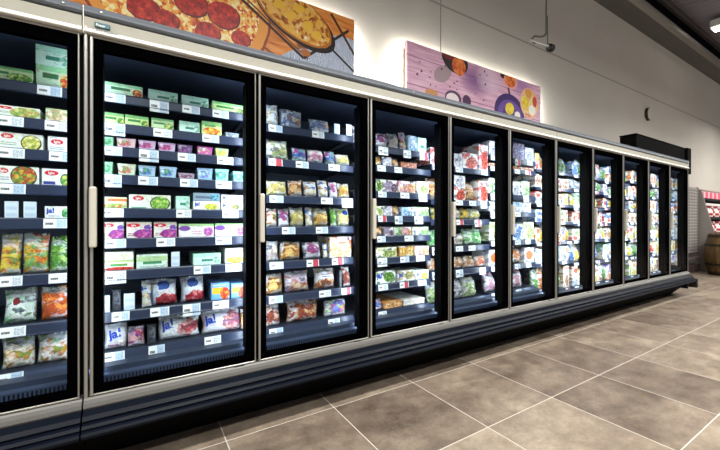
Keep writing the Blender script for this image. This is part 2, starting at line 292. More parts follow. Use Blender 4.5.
    (8, 0.629, [(4.019, 0.08, 0.19, 'b_f5'), (4.102, 0.12, 0.209, 'b_f1'), (4.348, 0.08, 0.192, 'b_f5'), (4.504, 0.12, 0.2, 'b_f5')]),
    (8, 0.375, [(4.019, 0.12, 0.109, 'c_f5/c_f13'), (4.142, 0.15, 0.089, 'c_f15/c_f2'), (4.295, 0.07, 0.095, 'c_f15/c_f2'), (4.368, 0.12, 0.177, 'c_f5'), (4.491, 0.08, 0.103, 'c_f15/c_f9'), (4.574, 0.12, 0.091, 'c_f9/c_f5')]),
    (9, 1.578, [(4.719, 0.12, 0.162, 'b_f2'), (4.842, 0.07, 0.094, 'c_f3/c_f11'), (4.915, 0.1, 0.167, 'b_f2'), (5.018, 0.1, 0.184, 'b_f2'), (5.121, 0.15, 0.198, 'c_f3'), (5.274, 0.123, 0.172, 'b_f2')]),
    (9, 1.406, [(4.719, 0.1, 0.132, 'c_f7'), (4.822, 0.12, 0.115, 'b_f10'), (4.945, 0.07, 0.113, 'c_f8'), (5.091, 0.12, 0.06, 'c_f7/c_f10'), (5.287, 0.11, 0.134, 'b_f1')]),
    (9, 1.253, [(4.719, 0.07, 0.117, 'c_f13'), (4.792, 0.08, 0.111, 'b_f5'), (4.875, 0.12, 0.114, 'b_f9'), (5.101, 0.1, 0.103, 'c_f7')]),
    (9, 1.068, [(4.719, 0.07, 0.142, 'b_f11'), (4.792, 0.12, 0.061, 'c_f13/c_f6'), (4.915, 0.08, 0.134, 'c_f13'), (5.101, 0.1, 0.134, 'b_f0'), (5.287, 0.07, 0.146, 'c_f11')]),
    (9, 0.872, [(4.719, 0.07, 0.155, 'b_f1'), (4.792, 0.1, 0.13, 'c_f4'), (4.895, 0.1, 0.139, 'b_f1'), (5.071, 0.07, 0.138, 'b_f1'), (5.144, 0.08, 0.13, 'c_f4'), (5.227, 0.15, 0.15, 'c_f4')]),
    (9, 0.629, [(4.719, 0.08, 0.091, 'c_f9/c_f14'), (4.802, 0.08, 0.087, 'c_f11/c_f1'), (4.885, 0.15, 0.098, 'c_f9/c_f14'), (5.038, 0.07, 0.1, 'c_f9/c_f1'), (5.111, 0.07, 0.206, 'b_f5'), (5.184, 0.07, 0.102, 'c_f11/c_f15'), (5.257, 0.07, 0.097, 'c_f11/c_f1')]),
    (9, 0.375, [(4.719, 0.12, 0.203, 'b_f10'), (4.842, 0.07, 0.092, 'c_f8/c_f12'), (4.915, 0.08, 0.089, 'c_f8/c_f3'), (5.071, 0.08, 0.097, 'c_f1/c_f13'), (5.154, 0.15, 0.099, 'c_f13/c_f0')]),
    (10, 1.621, [(5.419, 0.1, 0.137, 'b_f8'), (5.522, 0.08, 0.143, 'c_f9'), (5.605, 0.12, 0.068, 'c_f15/c_f7'), (5.801, 0.07, 0.07, 'c_f9/c_f0'), (5.874, 0.1, 0.073, 'c_f15/c_f0')]),
    (10, 1.41, [(5.419, 0.08, 0.071, 'c_f12/c_f8'), (5.502, 0.12, 0.075, 'c_f12/c_f0'), (5.625, 0.07, 0.142, 'b_f9'), (5.698, 0.08, 0.078, 'c_f12/c_f0'), (5.781, 0.08, 0.145, 'b_f1'), (5.864, 0.08, 0.076, 'c_f12/c_f5'), (5.947, 0.07, 0.079, 'c_f12/c_f4')]),
    (10, 1.247, [(5.419, 0.12, 0.055, 'c_f14/c_f7'), (5.542, 0.12, 0.107, 'b_f9'), (5.665, 0.07, 0.116, 'b_f8'), (5.738, 0.12, 0.105, 'c_f14'), (5.861, 0.12, 0.054, 'c_f14/c_f7')]),
    (10, 1.076, [(5.419, 0.15, 0.13, 'c_f9'), (5.572, 0.1, 0.131, 'c_f9'), (5.675, 0.07, 0.12, 'b_f1'), (5.831, 0.07, 0.12, 'c_f6'), (5.904, 0.1, 0.131, 'c_f6')]),
    (10, 0.846, [(5.419, 0.15, 0.094, 'c_f15/c_f0'), (5.572, 0.07, 0.188, 'b_f5'), (5.645, 0.07, 0.183, 'c_f15'), (5.718, 0.15, 0.176, 'b_f11'), (5.871, 0.15, 0.174, 'b_f11')]),
    (10, 0.621, [(5.419, 0.15, 0.173, 'b_f9'), (5.572, 0.12, 0.189, 'b_f2'), (5.695, 0.07, 0.163, 'b_f10'), (5.841, 0.1, 0.164, 'b_f6'), (5.944, 0.07, 0.188, 'b_f2')]),
    (10, 0.375, [(5.419, 0.07, 0.206, 'c_f1'), (5.492, 0.15, 0.094, 'c_f2/c_f3'), (5.645, 0.08, 0.105, 'c_f1/c_f12'), (5.801, 0.15, 0.207, 'c_f2'), (5.954, 0.12, 0.173, 'c_f1')]),
    (11, 1.603, [(6.119, 0.08, 0.164, 'c_f8'), (6.202, 0.08, 0.162, 'c_f8'), (6.285, 0.15, 0.078, 'c_f2/c_f7'), (6.438, 0.1, 0.152, 'c_f2'), (6.541, 0.1, 0.157, 'b_f9'), (6.644, 0.08, 0.152, 'c_f8')]),
    (11, 1.431, [(6.119, 0.1, 0.127, 'b_f2'), (6.222, 0.1, 0.111, 'b_f2'), (6.325, 0.12, 0.132, 'c_f5'), (6.448, 0.1, 0.133, 'c_f5'), (6.551, 0.08, 0.066, 'c_f6/c_f5'), (6.634, 0.07, 0.119, 'b_f2')]),
    (11, 1.244, [(6.119, 0.15, 0.144, 'c_f3'), (6.272, 0.08, 0.133, 'c_f11'), (6.355, 0.08, 0.132, 'b_f3'), (6.438, 0.08, 0.149, 'c_f3'), (6.521, 0.07, 0.134, 'b_f3'), (6.594, 0.15, 0.067, 'c_f3/c_f11')]),
    (11, 1.079, [(6.119, 0.12, 0.064, 'c_f0/c_f9'), (6.242, 0.07, 0.124, 'c_f4'), (6.315, 0.08, 0.057, 'c_f0/c_f15'), (6.398, 0.07, 0.056, 'c_f4/c_f2'), (6.471, 0.15, 0.052, 'c_f15/c_f7'), (6.624, 0.1, 0.107, 'c_f4')]),
    (11, 0.846, [(6.119, 0.15, 0.096, 'c_f5/c_f14'), (6.272, 0.1, 0.096, 'c_f15/c_f4'), (6.375, 0.1, 0.16, 'b_f1'), (6.478, 0.15, 0.197, 'c_f5'), (6.631, 0.07, 0.198, 'b_f1'), (6.704, 0.08, 0.08, 'c_f5/c_f8')]),
    (11, 0.63, [(6.119, 0.15, 0.146, 'b_f3'), (6.272, 0.12, 0.175, 'c_f15'), (6.395, 0.15, 0.152, 'b_f3'), (6.548, 0.12, 0.174, 'c_f15'), (6.671, 0.12, 0.145, 'c_f15')]),
    (11, 0.375, [(6.119, 0.08, 0.106, 'c_f9/c_f11'), (6.202, 0.08, 0.097, 'c_f9/c_f15'), (6.285, 0.1, 0.176, 'c_f4'), (6.388, 0.08, 0.18, 'c_f9'), (6.471, 0.07, 0.108, 'c_f9/c_f0'), (6.544, 0.12, 0.101, 'c_f4/c_f7'), (6.667, 0.07, 0.109, 'c_f4/c_f5')]),
]
# ------------------------------------------------------------------ freezer cabinets
DX0, DW = -.193, .7                 # seam in front of the second door, door pitch
def seam_x(k): return DX0 + DW * k   # k = 0 is the seam between the first and the second door
steel = plain('door_edge_aluminium', '#a3a19a', .32, .75, var=.04)
cream = plain('header_cream', '#a6a497', .42, 0, var=.03)
strip = plain('header_strip_shine', '#eeede6', .3, 0, var=.02)  # aluminium profile, its reflected ceiling light put into the white
sill_m = plain('sill_aluminium', '#62615d', .45, .25, var=.08, scale=14)
rail_m = plain('cornice_blue_grey', '#6d737b', .38, .2, var=.06)
black_m = plain('black_glass_border', '#020203', .5, 0, .0, var=.02)
bump_m = plain('bumper_black_plastic', '#0c111b', .42, 0, .1, var=.1, scale=12)
kick_m = plain('toe_kick_black', '#050506', .8, 0, .05)
inner_m = plain('cabinet_lining_anthracite', '#2c3548', .45, 0, .4, var=.1, scale=5)
shelf_m = plain('shelf_anthracite', '#2a303d', .42, .2, var=.08)
prail_m = plain('price_rail_blue_black', '#252e46', .3, 0, .5, var=.08)
mull_m = plain('mullion_black', '#040507', .6, 0, .08, var=.03, scale=5)
hand_m = plain('handle_satin', '#c6c1b2', .35, .25, var=.04)
mirror_m = plain('polished_end_lining', '#c8ccd2', .06, 1, var=.01)
led_m = emis('led_strip_cold', '#dbe8ff', 5)
g = G('door_glass'); fr = g.n('ShaderNodeFresnel'); fr.inputs[0].default_value = 1.22
tr = g.n('ShaderNodeBsdfTransparent'); g.put(tr.inputs[0], '#f6fafb'); gl = g.n('ShaderNodeBsdfGlossy'); gl.inputs['Roughness'].default_value = .03
mx = g.n('ShaderNodeMixShader'); geo = g.n('ShaderNodeNewGeometry'); front = g.M('SUBTRACT', 1.0, geo.outputs['Backfacing']); g.L.new(g.M('MULTIPLY', g.M('MULTIPLY', fr.outputs[0], front), .2), mx.inputs[0]); g.L.new(tr.outputs[0], mx.inputs[1]); g.L.new(gl.outputs[0], mx.inputs[2])
g.L.new(mx.outputs[0], g.out.inputs[0]); glass_m = g.m
# air grille with a row of slots
g = G('return_air_grille'); v = g.coord(); x, y, z = g.xyz(v)
sl = g.M('LESS_THAN', g.M('FRACT', g.M('MULTIPLY', x, 72)), .45); sl = g.M('MULTIPLY', sl, g.inside(z, .352, .386))
s2 = g.M('MULTIPLY', g.M('LESS_THAN', g.M('FRACT', g.M('MULTIPLY', x, 62)), .4), g.inside(z, .413, .421))
grille_m = g.bsdf(g.mix(g.M('MAXIMUM', sl, s2), '#39435a', '#020203'), .4, .2)
# price tags: white ticket, dark line of print, tinted bar-code field
def tag_mat(name, field, strong):
    g = G(name); u, w, _ = g.xyz(g.coord('UV'))
    ln = g.M('MULTIPLY', g.inside(u, .08, .4), g.inside(w, .38, .6)); nz = g.noise(g.coord('UV'), 38, 1)
    ln = g.M('MULTIPLY', ln, g.M('GREATER_THAN', nz, .42))
    c = g.mix(g.inside(u, .52, .95), '#f3f4f4', field)
    bars = g.M('MULTIPLY', g.inside(u, .56, .92), g.M('MULTIPLY', g.inside(w, .18, .84), g.M('GREATER_THAN', g.noise(g.coord('UV'), 16, 2), .53)))
    c = g.mix(g.M('MULTIPLY', bars, strong), c, '#5b6f8e'); c = g.mix(ln, c, '#22262e')
    MATS[name] = g.bsdf(c, .35); return MATS[name]
TAGS = [tag_mat('price_ticket_blue', '#c3d6ea', .7), tag_mat('price_ticket_white', '#e4e8ec', .8), tag_mat('price_ticket_red', '#c8404c', .25)]
def tag_bm(x, w, zt, h=.043, y=.1935):
    bm = bmesh.new()
    vs_ = [bm.verts.new(p) for p in ((x, y, zt - h), (x + w, y, zt - h), (x + w, y + .004, zt), (x, y + .004, zt))]
    f = bm.faces.new(vs_); uv = bm.loops.layers.uv.new('UVMap')
    for l, c in zip(f.loops, ((0, 0), (1, 0), (1, 1), (0, 1))): l[uv].uv = c
    r = bmesh.ops.extrude_face_region(bm, geom=[f]); bmesh.ops.translate(bm, vec=(0, -.0015, 0), verts=[q for q in r['geom'] if isinstance(q, bmesh.types.BMVert)])
    bmesh.ops.recalc_face_normals(bm, faces=bm.faces[:]); return bm

BAYS = {}
for d, z, its in ROWS: BAYS.setdefault(d, []).append((z, its))
def shelf_front(): return .2
def cabinet(xa, xb, doors, label, joint_left, joint_right):
    fz = empty('freezer_cabinet', ((xa + xb) / 2, .5, 0), label, 'freezer', 'freezer cabinets standing in one run')
    # carcass: back, roof, floor well and lining
    bm = bmesh.new()
    box(bm, xa, xb, .74, .86, .1, 1.93); box(bm, xa, xb, .02, .74, 1.87, 1.93); box(bm, xa, xb, .06, .74, .14, .3)
    dz = 0 if doors[0] < 7 else -.068
    box(bm, xa, xb, .12, .74, .3, .425 + dz)
    finish('carcass', bm, inner_m, fz)
    if joint_right == 'start':
        finish('end_panel', B(xa - .022, xa + .001, .0, .86, .1, 1.95, bev=.004), plain('end_panel_dark', '#15181f', .3), fz)
    if joint_right == 'end':
        finish('end_lining', B(xb - .012, xb - .004, .09, .74, .43, 1.87), mirror_m, fz)
        finish('end_panel', B(xb - .004, xb + .022, .0, .86, .1, 1.95, bev=.004), plain('end_panel_dark', '#15181f', .3), fz)
    # header: cream fascia, lower strip with its shine put into white, cornice rail
    finish('header_panel', extrude_x([(.02, 1.8835), (-.007, 1.8835), (-.013, 1.926), (.02, 1.926)], xa + .002, xb - .002), cream, fz)
    finish('header_strip', extrude_x([(.02, 1.861), (-.02, 1.861), (-.023, 1.864), (-.008, 1.883), (.02, 1.883)], xa + .002, xb - .002), strip, fz)
    finish('cornice_rail', extrude_x([(.06, 1.938), (-.006, 1.938), (-.016, 1.946), (-.012, 1.956), (-.014, 1.966), (-.006, 1.976), (.06, 1.976)], xa + .001, xb - .001), rail_m, fz)
    for x in (xa + .06, (xa + xb) / 2, xb - .06):
        finish('rail_screw', tube([(x, -.014, 1.957), (x, -.019, 1.957)], .004), steel, fz)
    # sill, ribbed bumper, toe kick
    finish('sill', extrude_x([(.06, .311), (-.026, .312), (-.03, .32), (-.026, .335), (-.012, .345), (-.006, .352), (.06, .352)], xa + .001, xb - .001), sill_m, fz)
    pr = [(.06, .31), (-.026, .3105), (-.052, .297), (-.064, .283), (-.058, .272), (-.072, .268), (-.08, .258), (-.074, .248), (-.086, .244), (-.092, .234), (-.088, .222), (-.07, .214), (.06, .2)]
    finish('bumper', extrude_x(pr, xa + .001, xb - .001), bump_m, fz)
    finish('toe_kick', extrude_x([(.02, .21), (-.02, .21), (.185, 0), (.26, 0), (.26, .14), (.06, .2)], xa, xb), kick_m, fz)
    # grille in front of the lower deck
    finish('return_grille', extrude_x([(.194, .44 + dz), (.19, .425 + dz), (.112, .398 + dz), (.1, .393 + dz), (.098, .345 + dz / 3), (.06, .335 + dz / 3), (.06, .31), (.194, .31)], xa + .01, xb - .01), grille_m, fz)
    # mullions with their LED strips
    def mullion(l, r):
        bm = bmesh.new(); box(bm, l, r, .045, .08, .31, 1.868, bev=.003)
        box(bm, l, l + .006, .0802, .108, .41, 1.81); box(bm, r - .006, r, .0802, .108, .41, 1.81)
        m = finish('mullion', bm, mull_m, fz)
        finish('led_strip', B(l + .0065, r - .0065, .0805, .088, .421, 1.799), led_m, m)
    for k in range(doors[0] - 2, doors[-1] - 1):
        x = seam_x(k)
        first = k == doors[0] - 2
        l = max(x - .048, xa + .001) if not (first and joint_left) else x + .002
        mullion(l, x + .048)
    x = seam_x(doors[-1] - 1); mullion(x - .048, min(x - .002, xb - .001))
    # doors
    for d in doors:
        x0 = seam_x(d - 2) + .006; x1 = seam_x(d - 1) - .008
        if d == 1: x1 -= .02; x0 -= .01
        z0, z1 = .354, 1.859
        bm = bmesh.new()
        box(bm, x0, x0 + .011, -.004, .010, z0, z1, bev=.002); box(bm, x1 - .006, x1, -.004, .010, z0, z1, bev=.002)
        box(bm, x0 + .011, x1 - .006, -.004, .010, z1 - .009, z1, bev=.002); box(bm, x0 + .011, x1 - .006, -.004, .010, z0, z0 + .008, bev=.002)
        dr = finish('door', bm, steel, fz)
        a, b = x0 + .011, x1 - .006; c, e_ = z0 + .008, z1 - .009
        bl, br, bt, bb = .03, .034, .045, .027
        bm = bmesh.new()
        box(bm, a, a + bl, .0, .035, c, e_); box(bm, b - br, b, .0, .035, c, e_)
        box(bm, a + bl, b - br, .0, .035, e_ - bt, e_); box(bm, a + bl, b - br, .0, .035, c, c + bb)
        for q in ((x0 + .0015, a, z0 + .002, z1 - .002), (b, x1 - .0015, z0 + .002, z1 - .002), (a, b, z0 + .002, c), (a, b, e_, z1 - .002)): box(bm, q[0], q[1], .0102, .035, q[2], q[3])
        finish('glass_border', bm, black_m, dr)
        finish('glass_pane', B(a + bl, b - br, .004, .03, c + bb, e_ - bt), glass_m, dr)
        hx = x0 - .001
        bm = bmesh.new()
        box(bm, hx, hx + .026, -.034, -.004, .975, 1.226, bev=.006, seg=2)
        finish('handle', bm, hand_m, dr)
        if d > 1:
            finish('hinge_clip', B(x1 - .11, x1 - .06, -.01, .01, .3525, .356), plain('hinge_black', '#15151a', .4), dr)
    # shelves with price rails and tickets
    ntag = 0
    loose = bmesh.new()
    for d in doors:
        rows = sorted(BAYS[d], reverse=True); b0 = seam_x(d - 2) + .003; b1 = min(seam_x(d - 1) - .003, xb - (.014 if d == 11 else .002))
        for z, its in rows:
            deck = z < .48
            rh = .046 if d < 7 else .03
            if deck:
                sh = finish('shelf', B(b0, b1, .2, .735, z - .012, z - .0005), shelf_m, fz)
                pr = finish('price_rail', extrude_x([(.2, z - .001), (.196, z - .001), (.188, z - .034), (.2, z - .034)], b0, b1), prail_m, sh)
            else:
                bm = B(b0, b1, .2, .72, z - .014, z - .0005)
                for xx in (b0 + .004, b1 - .01): extrude_x([(.3, z - .014), (.72, z - .014), (.72, z - (.06 if d < 7 else .03))], xx, xx + .005, bm)
                sh = finish('shelf', bm, shelf_m, fz)
                pr = finish('price_rail', extrude_x([(.205, z + .001), (.199, z + .001), (.1965, z - .004), (.1955, z - rh + .006), (.19, z - rh), (.205, z - rh)], b0, b1), prail_m, sh)
            if deck and d > 2: zt = z - .004
            else: zt = z - .002
            last = -9
            for i, it in enumerate(its):
                tw = .083 if it[1] > .07 else .07
                xx = it[0] + random.uniform(.0, .012)
                if it[3][0] == 'k' or xx - last < .1 or xx + tw > b1: continue
                if d > 2 and random.random() < .12: continue
                last = xx + tw - .04
                kind = TAGS[random.choice([0, 0, 1]) if d <= 2 else random.choice([0, 1, 1, 2])]
                y = .193 if not deck else .186
                bm = tag_bm(xx, tw, zt, (random.choice([.042, .042, .06]) if d > 1 else .044) if d < 7 else .03, y)
                if ntag < 100: finish('price_tag', bm, kind, sh); ntag += 1
                else:
                    me = bpy.data.meshes.new('t'); bm.to_mesh(me); bm.free(); loose.from_mesh(me); bpy.data.meshes.remove(me)
    if len(loose.verts):
        o = finish('price_tags', loose, TAGS[0], fz); o['kind'] = 'stuff'
    else: loose.free()
    return fz

XA = seam_x(-1) - .03
f1 = cabinet(XA, seam_x(0) - .018, [1], 'black glass-door freezer cabinet at the near end, only its one cut-off door in view', False, 'start')
# aluminium joint cover between the first two cabinets, held by the second
f2 = cabinet(seam_x(0) - .014, seam_x(5) - .001, [2, 3, 4, 5, 6], 'five-door black freezer cabinet with the teal name plate on its header', True, '')
finish('joint_cover', B(-.2065, -.194, -.008, .044, .345, 1.925, bev=.003), steel, f2)
finish('joint_cap', B(-.2095, -.2068, -.006, .06, 1.86, 1.974), steel, f2)
f3 = cabinet(seam_x(5) + .001, seam_x(10), [7, 8, 9, 10, 11], 'five-door black freezer cabinet at the far end beside the oak barrel', True, 'end')
# name plate
pl = finish('brand_plate', B(-.17, -.118, -.0165, -.008, 1.892, 1.913, bev=.002), plain('teal_plate', '#1f5a63', .35), f2)
me, w = text_mesh('Freor')
o = link('brand_lettering', me.copy(), plain('white_print', '#f2f4f2', .4), pl); o.data.transform(Matrix.Diagonal((.014, .014, .014, 1)) @ Matrix.Identity(4))
o.data.transform(Matrix.Translation((-.165, -.0165, 1.8965)))
bm = bmesh.new()
for i in range(14): box(bm, -.166 + .0055 * i, -.163 + .0055 * i, -.0185, -.012, 1.8795, 1.882)
finish('brand_small_print', bm, plain('grey_print', '#85878a', .5), f2)
# end cap of the bumper
ec = finish('end_cap', B(6.832, 6.875, -.095, .12, 0.125, .255, bev=.01, seg=2), plain('foot_black', '#0d0c0d', .45), f3)
finish('cap_bolt', tube([(6.85, -.094, .19), (6.85, -.105, .19)], .014, n=12), steel, ec)
# black box on top of the far end
e = empty('black_cover_box', (6.1, .3, 1.98), 'long black metal box lying on top of the far end of the freezer run', 'cover')
blk = plain('cover_box_black', '#060606', .8, 0, .04)
finish('box_body', B(5.2, 6.99, .05, .23, 1.978, 2.17, bev=.006), blk, e)
finish('box_lid', B(5.19, 7.0, .045, .235, 2.17, 2.182, bev=.003), blk, e)
finish('end_drop', B(6.87, 7.02, .02, .24, 1.80, 2.185, bev=.006), blk, e)
# ------------------------------------------------------------------ packaging designs
# name: (words for it, base, options): band (colour,v0,v1), logo (colour,u,v,ru,rv), food (c1,c2,c3,u,v,ru,rv), bar (colour,u0,u1,v0,v1), txt (colour,u0,u1,v0,v1)
DS = {}
def D(n, words, base, **k): DS[n] = (words, base, k)
RED = '#d5202e'
ov = (RED, .2, .78, .15, .13)
D('c_green', 'pale green vegetable carton', '#cfe6b4', band=('#79c07a', .8, 1), bar=('#3d8a4c', .1, .6, .45, .62), food=('#6fae4a', '#3f7f38', '#d9e28a', .78, .32, .22, .3))
D('c_spinach', 'green carton with red corner picture', '#d4f2d0', band=('#9ce0a8', .75, 1), bar=('#2f7d49', .2, .68, .42, .66), food=('#d23a2a', '#e0702a', '#e9d37a', .86, .35, .13, .33))
D('c_mint', 'mint green vegetable carton', '#d2f2e2', band=('#b4e6d0', .7, 1), bar=('#3a8a70', .3, .75, .3, .5), food=('#5fae8a', '#8ed0b0', '#dff3e6', .85, .4, .14, .3))
D('c_lime', 'lime green vegetable carton', '#d3eaa0', band=('#86c77a', .72, 1), bar=('#3f8d44', .12, .66, .38, .6), food=('#79b23e', '#e8e27a', '#4f8f3a', .84, .32, .15, .3))
D('c_limeorange', 'lime carton with an orange picture', '#d6eaa0', band=('#7cc27a', .7, 1), food=('#f0a03a', '#e9d356', '#d5562a', .52, .3, .42, .28), bar=('#4d9b52', .15, .7, .62, .74))
D('c_pan', 'white carton with red oval and pan picture', '#e8ece2', logo=ov, food=('#86b454', '#e6d98a', '#c9a45a', .66, .45, .36, .5), txt=('#7a8a8a', .05, .3, .3, .5))
D('c_herbfish', 'white carton with pale fish picture', '#dfe6d6', food=('#d9b48a', '#8fae6a', '#efe6cf', .5, .5, .5, .45), band=('#a7c48a', .86, 1))
D('c_bowl', 'white carton with red oval and vegetable bowl', '#eceee8', logo=(RED, .12, .72, .12, .14), ring='#2a2f30', food=('#5e9a3a', '#e2b24a', '#c8452e', .62, .45, .34, .6), txt=('#8890a0', .04, .25, .2, .45))
D('c_yellowbowl', 'white carton with red oval and yellow bowl', '#eef0ea', logo=(RED, .2, .76, .14, .15), ring='#31382c', food=('#d9cf4a', '#8fb04a', '#efe7a0', .73, .42, .24, .5), txt=('#8aa48a', .04, .4, .2, .45))
D('c_oval', 'white carton with big red oval', '#eef1ef', logo=(RED, .45, .65, .3, .17), txt=('#7c8aa0', .1, .8, .15, .38))
D('c_ovalgreen', 'white carton with red oval and violet stripe', '#eceef2', logo=(RED, .36, .74, .26, .15), bar=('#3c4596', .06, .5, .05, .24), ring='#2c3a30', food=('#7db04a', '#d4d26a', '#4a8a3a', .88, .35, .2, .38))
D('c_ja_green', 'white blue-lettered carton with green leaf', '#f0f2f0', food=('#4fa05a', '#8cc88a', '#2f7d43', .86, .45, .16, .4), txt=('#8a98a0', .15, .6, .15, .3))
D('c_cream', 'cream carton with an orange stripe', '#eee4c8', band=('#cfe0a8', 0, .3), bar=('#e2733a', .2, 1, .6, .86), food=('#8fbf5a', '#e8dc9a', '#e0803a', .5, .2, .5, .2))
D('c_bowlgreen', 'long white carton with green bowl', '#eef0e6', logo=(RED, .22, .74, .13, .17), ring='#3c4a2c', food=('#8cc452', '#c9dc7a', '#6aa83c', .74, .4, .25, .52), bar=('#4fa88a', .06, .4, 0, .1))
D('c_ja_yellow', 'white blue-lettered carton with yellow picture', '#f1f3f4', food=('#cfd23a', '#8fb02c', '#e8e070', .68, .35, .25, .38))
D('c_ja_brown', 'white blue-lettered carton with brown picture', '#f1f3f4', food=('#8f8a4a', '#c9c07a', '#5d6a34', .58, .45, .16, .36))
D('c_ja_white', 'plain white carton with small blue lettering', '#f0f3f6', txt=('#7f8fb0', .3, .85, .35, .5), food=('#5a72b0', '#90a0cc', '#c0cce6', .93, .5, .05, .22))
D('c_jagrey', 'grey-blue carton lying on its side', '#8fa0b0', bar=('#5c6e84', .08, .7, .3, .6), food=('#5aa0b8', '#7fc0c8', '#40607a', .8, .5, .18, .4))
D('c_purple', 'white carton with red oval and purple cabbage', '#e9e3dc', band=('#dfdccb', .82, 1), logo=(RED, .28, .8, .26, .12), food=('#b0308a', '#7a3fa0', '#dc78b4', .7, .26, .42, .3), food2=('#8d62b8', '#b48ad2', '#6a4aa0', .84, .66, .16, .16), txt=('#7a2a3a', .06, .4, .14, .36))
D('c_whitepurple', 'white and green carton with purple oval', '#efeaf0', band=('#9fd08a', .82, 1), logo=('#7d4aa0', .16, .66, .16, .2), food=('#c04aa0', '#8f5ab8', '#e6a0cc', .84, .4, .14, .36), txt=('#d8a0b8', .36, .66, .2, .55))
D('c_berry', 'white carton with green plate and red berries', '#e6f0d8', bar=('#4a9a4a', .24, .8, .42, .68), food=('#d8332a', '#f0584a', '#b0201e', .55, .14, .5, .2), band=('#b8d88a', .82, 1))
D('c_pale', 'pale yellow-white blank carton', '#eef2e4', food=('#e6ecc0', '#f4f4e8', '#d0e0b0', .5, .4, .4, .35))
D('c_mintbar', 'mint carton with dark green stripe', '#d8ecdf', bar=('#3f8f5a', .2, .8, .3, .5), band=('#b8d6a0', .5, .66), txt=('#7ea0a8', .1, .9, .05, .2))
D('c_custard', 'white carton with yellow picture', '#f0f0ea', food=('#f0cc3a', '#f6e07a', '#dca82a', .5, .22, .45, .2), txt=('#4a4a50', .35, .65, .6, .8), logo=('#b8c86a', .85, .82, .12, .12))
D('c_bluesticks', 'sky blue carton with an orange picture', '#6fa8dc', bar=('#f2b22e', .06, .7, .36, .74), food=('#d8442a', '#f0a03a', '#b8301e', .74, .36, .26, .36), txt=('#e0e8f4', .1, .8, .84, .92))
D('c_redstir', 'red-topped carton with vegetable picture', '#e8e2d2', band=('#cf2233', .66, 1), food=('#e0703a', '#cfd86a', '#e8e4c8', .5, .3, .48, .32), txt=('#f0e8e8', .3, .85, .76, .88))
D('c_sky', 'light blue carton', '#b8d4ea', bar=('#3f78b8', .1, .7, .5, .75), food=('#8cb8dc', '#eef4fa', '#5a90c4', .6, .25, .36, .22))
D('c_white', 'white carton with grey print', '#eceff3', txt=('#8a90a8', .12, .85, .5, .72), food=('#c0b8c8', '#e0e4ea', '#a09ab0', .6, .24, .34, .2))
D('c_greenleaf', 'white carton with dark green leaves', '#dfe4c8', food=('#4d7a34', '#2e5424', '#b8c47a', .5, .5, .42, .42))
D('c_whiteplum', 'white carton with plum-coloured picture', '#eeeaf2', food=('#6d4a6a', '#a78aa8', '#4a3a34', .78, .35, .24, .36), txt=('#9a90b8', .1, .6, .5, .8))
D('c_whitepink', 'white carton with pink picture', '#f0eaf0', food=('#d88aa8', '#e8c04a', '#a8703a', .66, .4, .34, .38), txt=('#b09ac0', .08, .5, .6, .84))
D('c_creamgreen', 'cream carton with green print', '#e9e9cf', food=('#8fa858', '#5e7a3a', '#d8cf9a', .64, .36, .32, .34), txt=('#7a8858', .1, .6, .65, .85))
D('c_whitegreen', 'white carton with green leaves', '#edf2e8', food=('#7fae5a', '#b8d49a', '#4f8040', .74, .4, .22, .36), txt=('#8aa090', .1, .55, .5, .8))
D('c_whitered', 'white carton with red picture', '#eeeceb', food=('#c8302e', '#e87a5a', '#7a2a22', .6, .4, .38, .36), txt=('#8a4a4a', .1, .7, .78, .92))
D('c_redwhite', 'red carton with white panel', '#cc2a34', bar=('#f0ecec', .1, .9, .1, .6), food=('#d87a7a', '#f4dede', '#b8424a', .6, .3, .3, .2))
D('c_brownpan', 'brown carton with yellow pan picture', '#8a5a34', food=('#e0b04a', '#c07a2e', '#f0d890', .5, .5, .44, .36), bar=('#efe6da', .1, .7, .08, .3))
D('c_plum', 'plum red carton', '#8f2a44', food=('#c04a5a', '#e0a0a8', '#5a1a2a', .5, .4, .4, .34))
D('c_ja_greenpic', 'white blue-lettered carton with broccoli', '#f0f1f6', food=('#5f8f3a', '#86b05a', '#3e6a2a', .66, .5, .27, .4))
D('c_ja_mix', 'white blue-lettered carton with mixed vegetables', '#f0f2f4', food=('#8f7f58', '#6fa04a', '#c8a87a', .66, .52, .24, .36), bar=('#8fb8d8', .06, .4, .08, .22))
D('c_orange', 'tall orange-red carton', '#d8502a', food=('#f0a03a', '#b8301e', '#f4d08a', .5, .35, .4, .3), txt=('#f4e8d8', .15, .8, .75, .9))
D('c_violetwhite', 'pale violet carton', '#cfc4ea', food=('#8a7ac4', '#eeeaf8', '#5a50a0', .5, .4, .4, .32))
D('c_orangelow', 'low white carton with an orange picture', '#eee8e0', food=('#d8702e', '#e8b07a', '#a04a22', .5, .45, .44, .34))
D('c_orangedot', 'white carton with round orange emblem', '#f0efec', logo=('#e2692e', .5, .5, .34, .3), txt=('#90949c', .1, .9, .06, .16))
D('c_bluewave', 'white carton with blue wave', '#e8eef6', bar=('#2f5fae', 0, 1, .5, .8), food=('#3a70bc', '#8ab0e0', '#234a90', .4, .3, .4, .16))
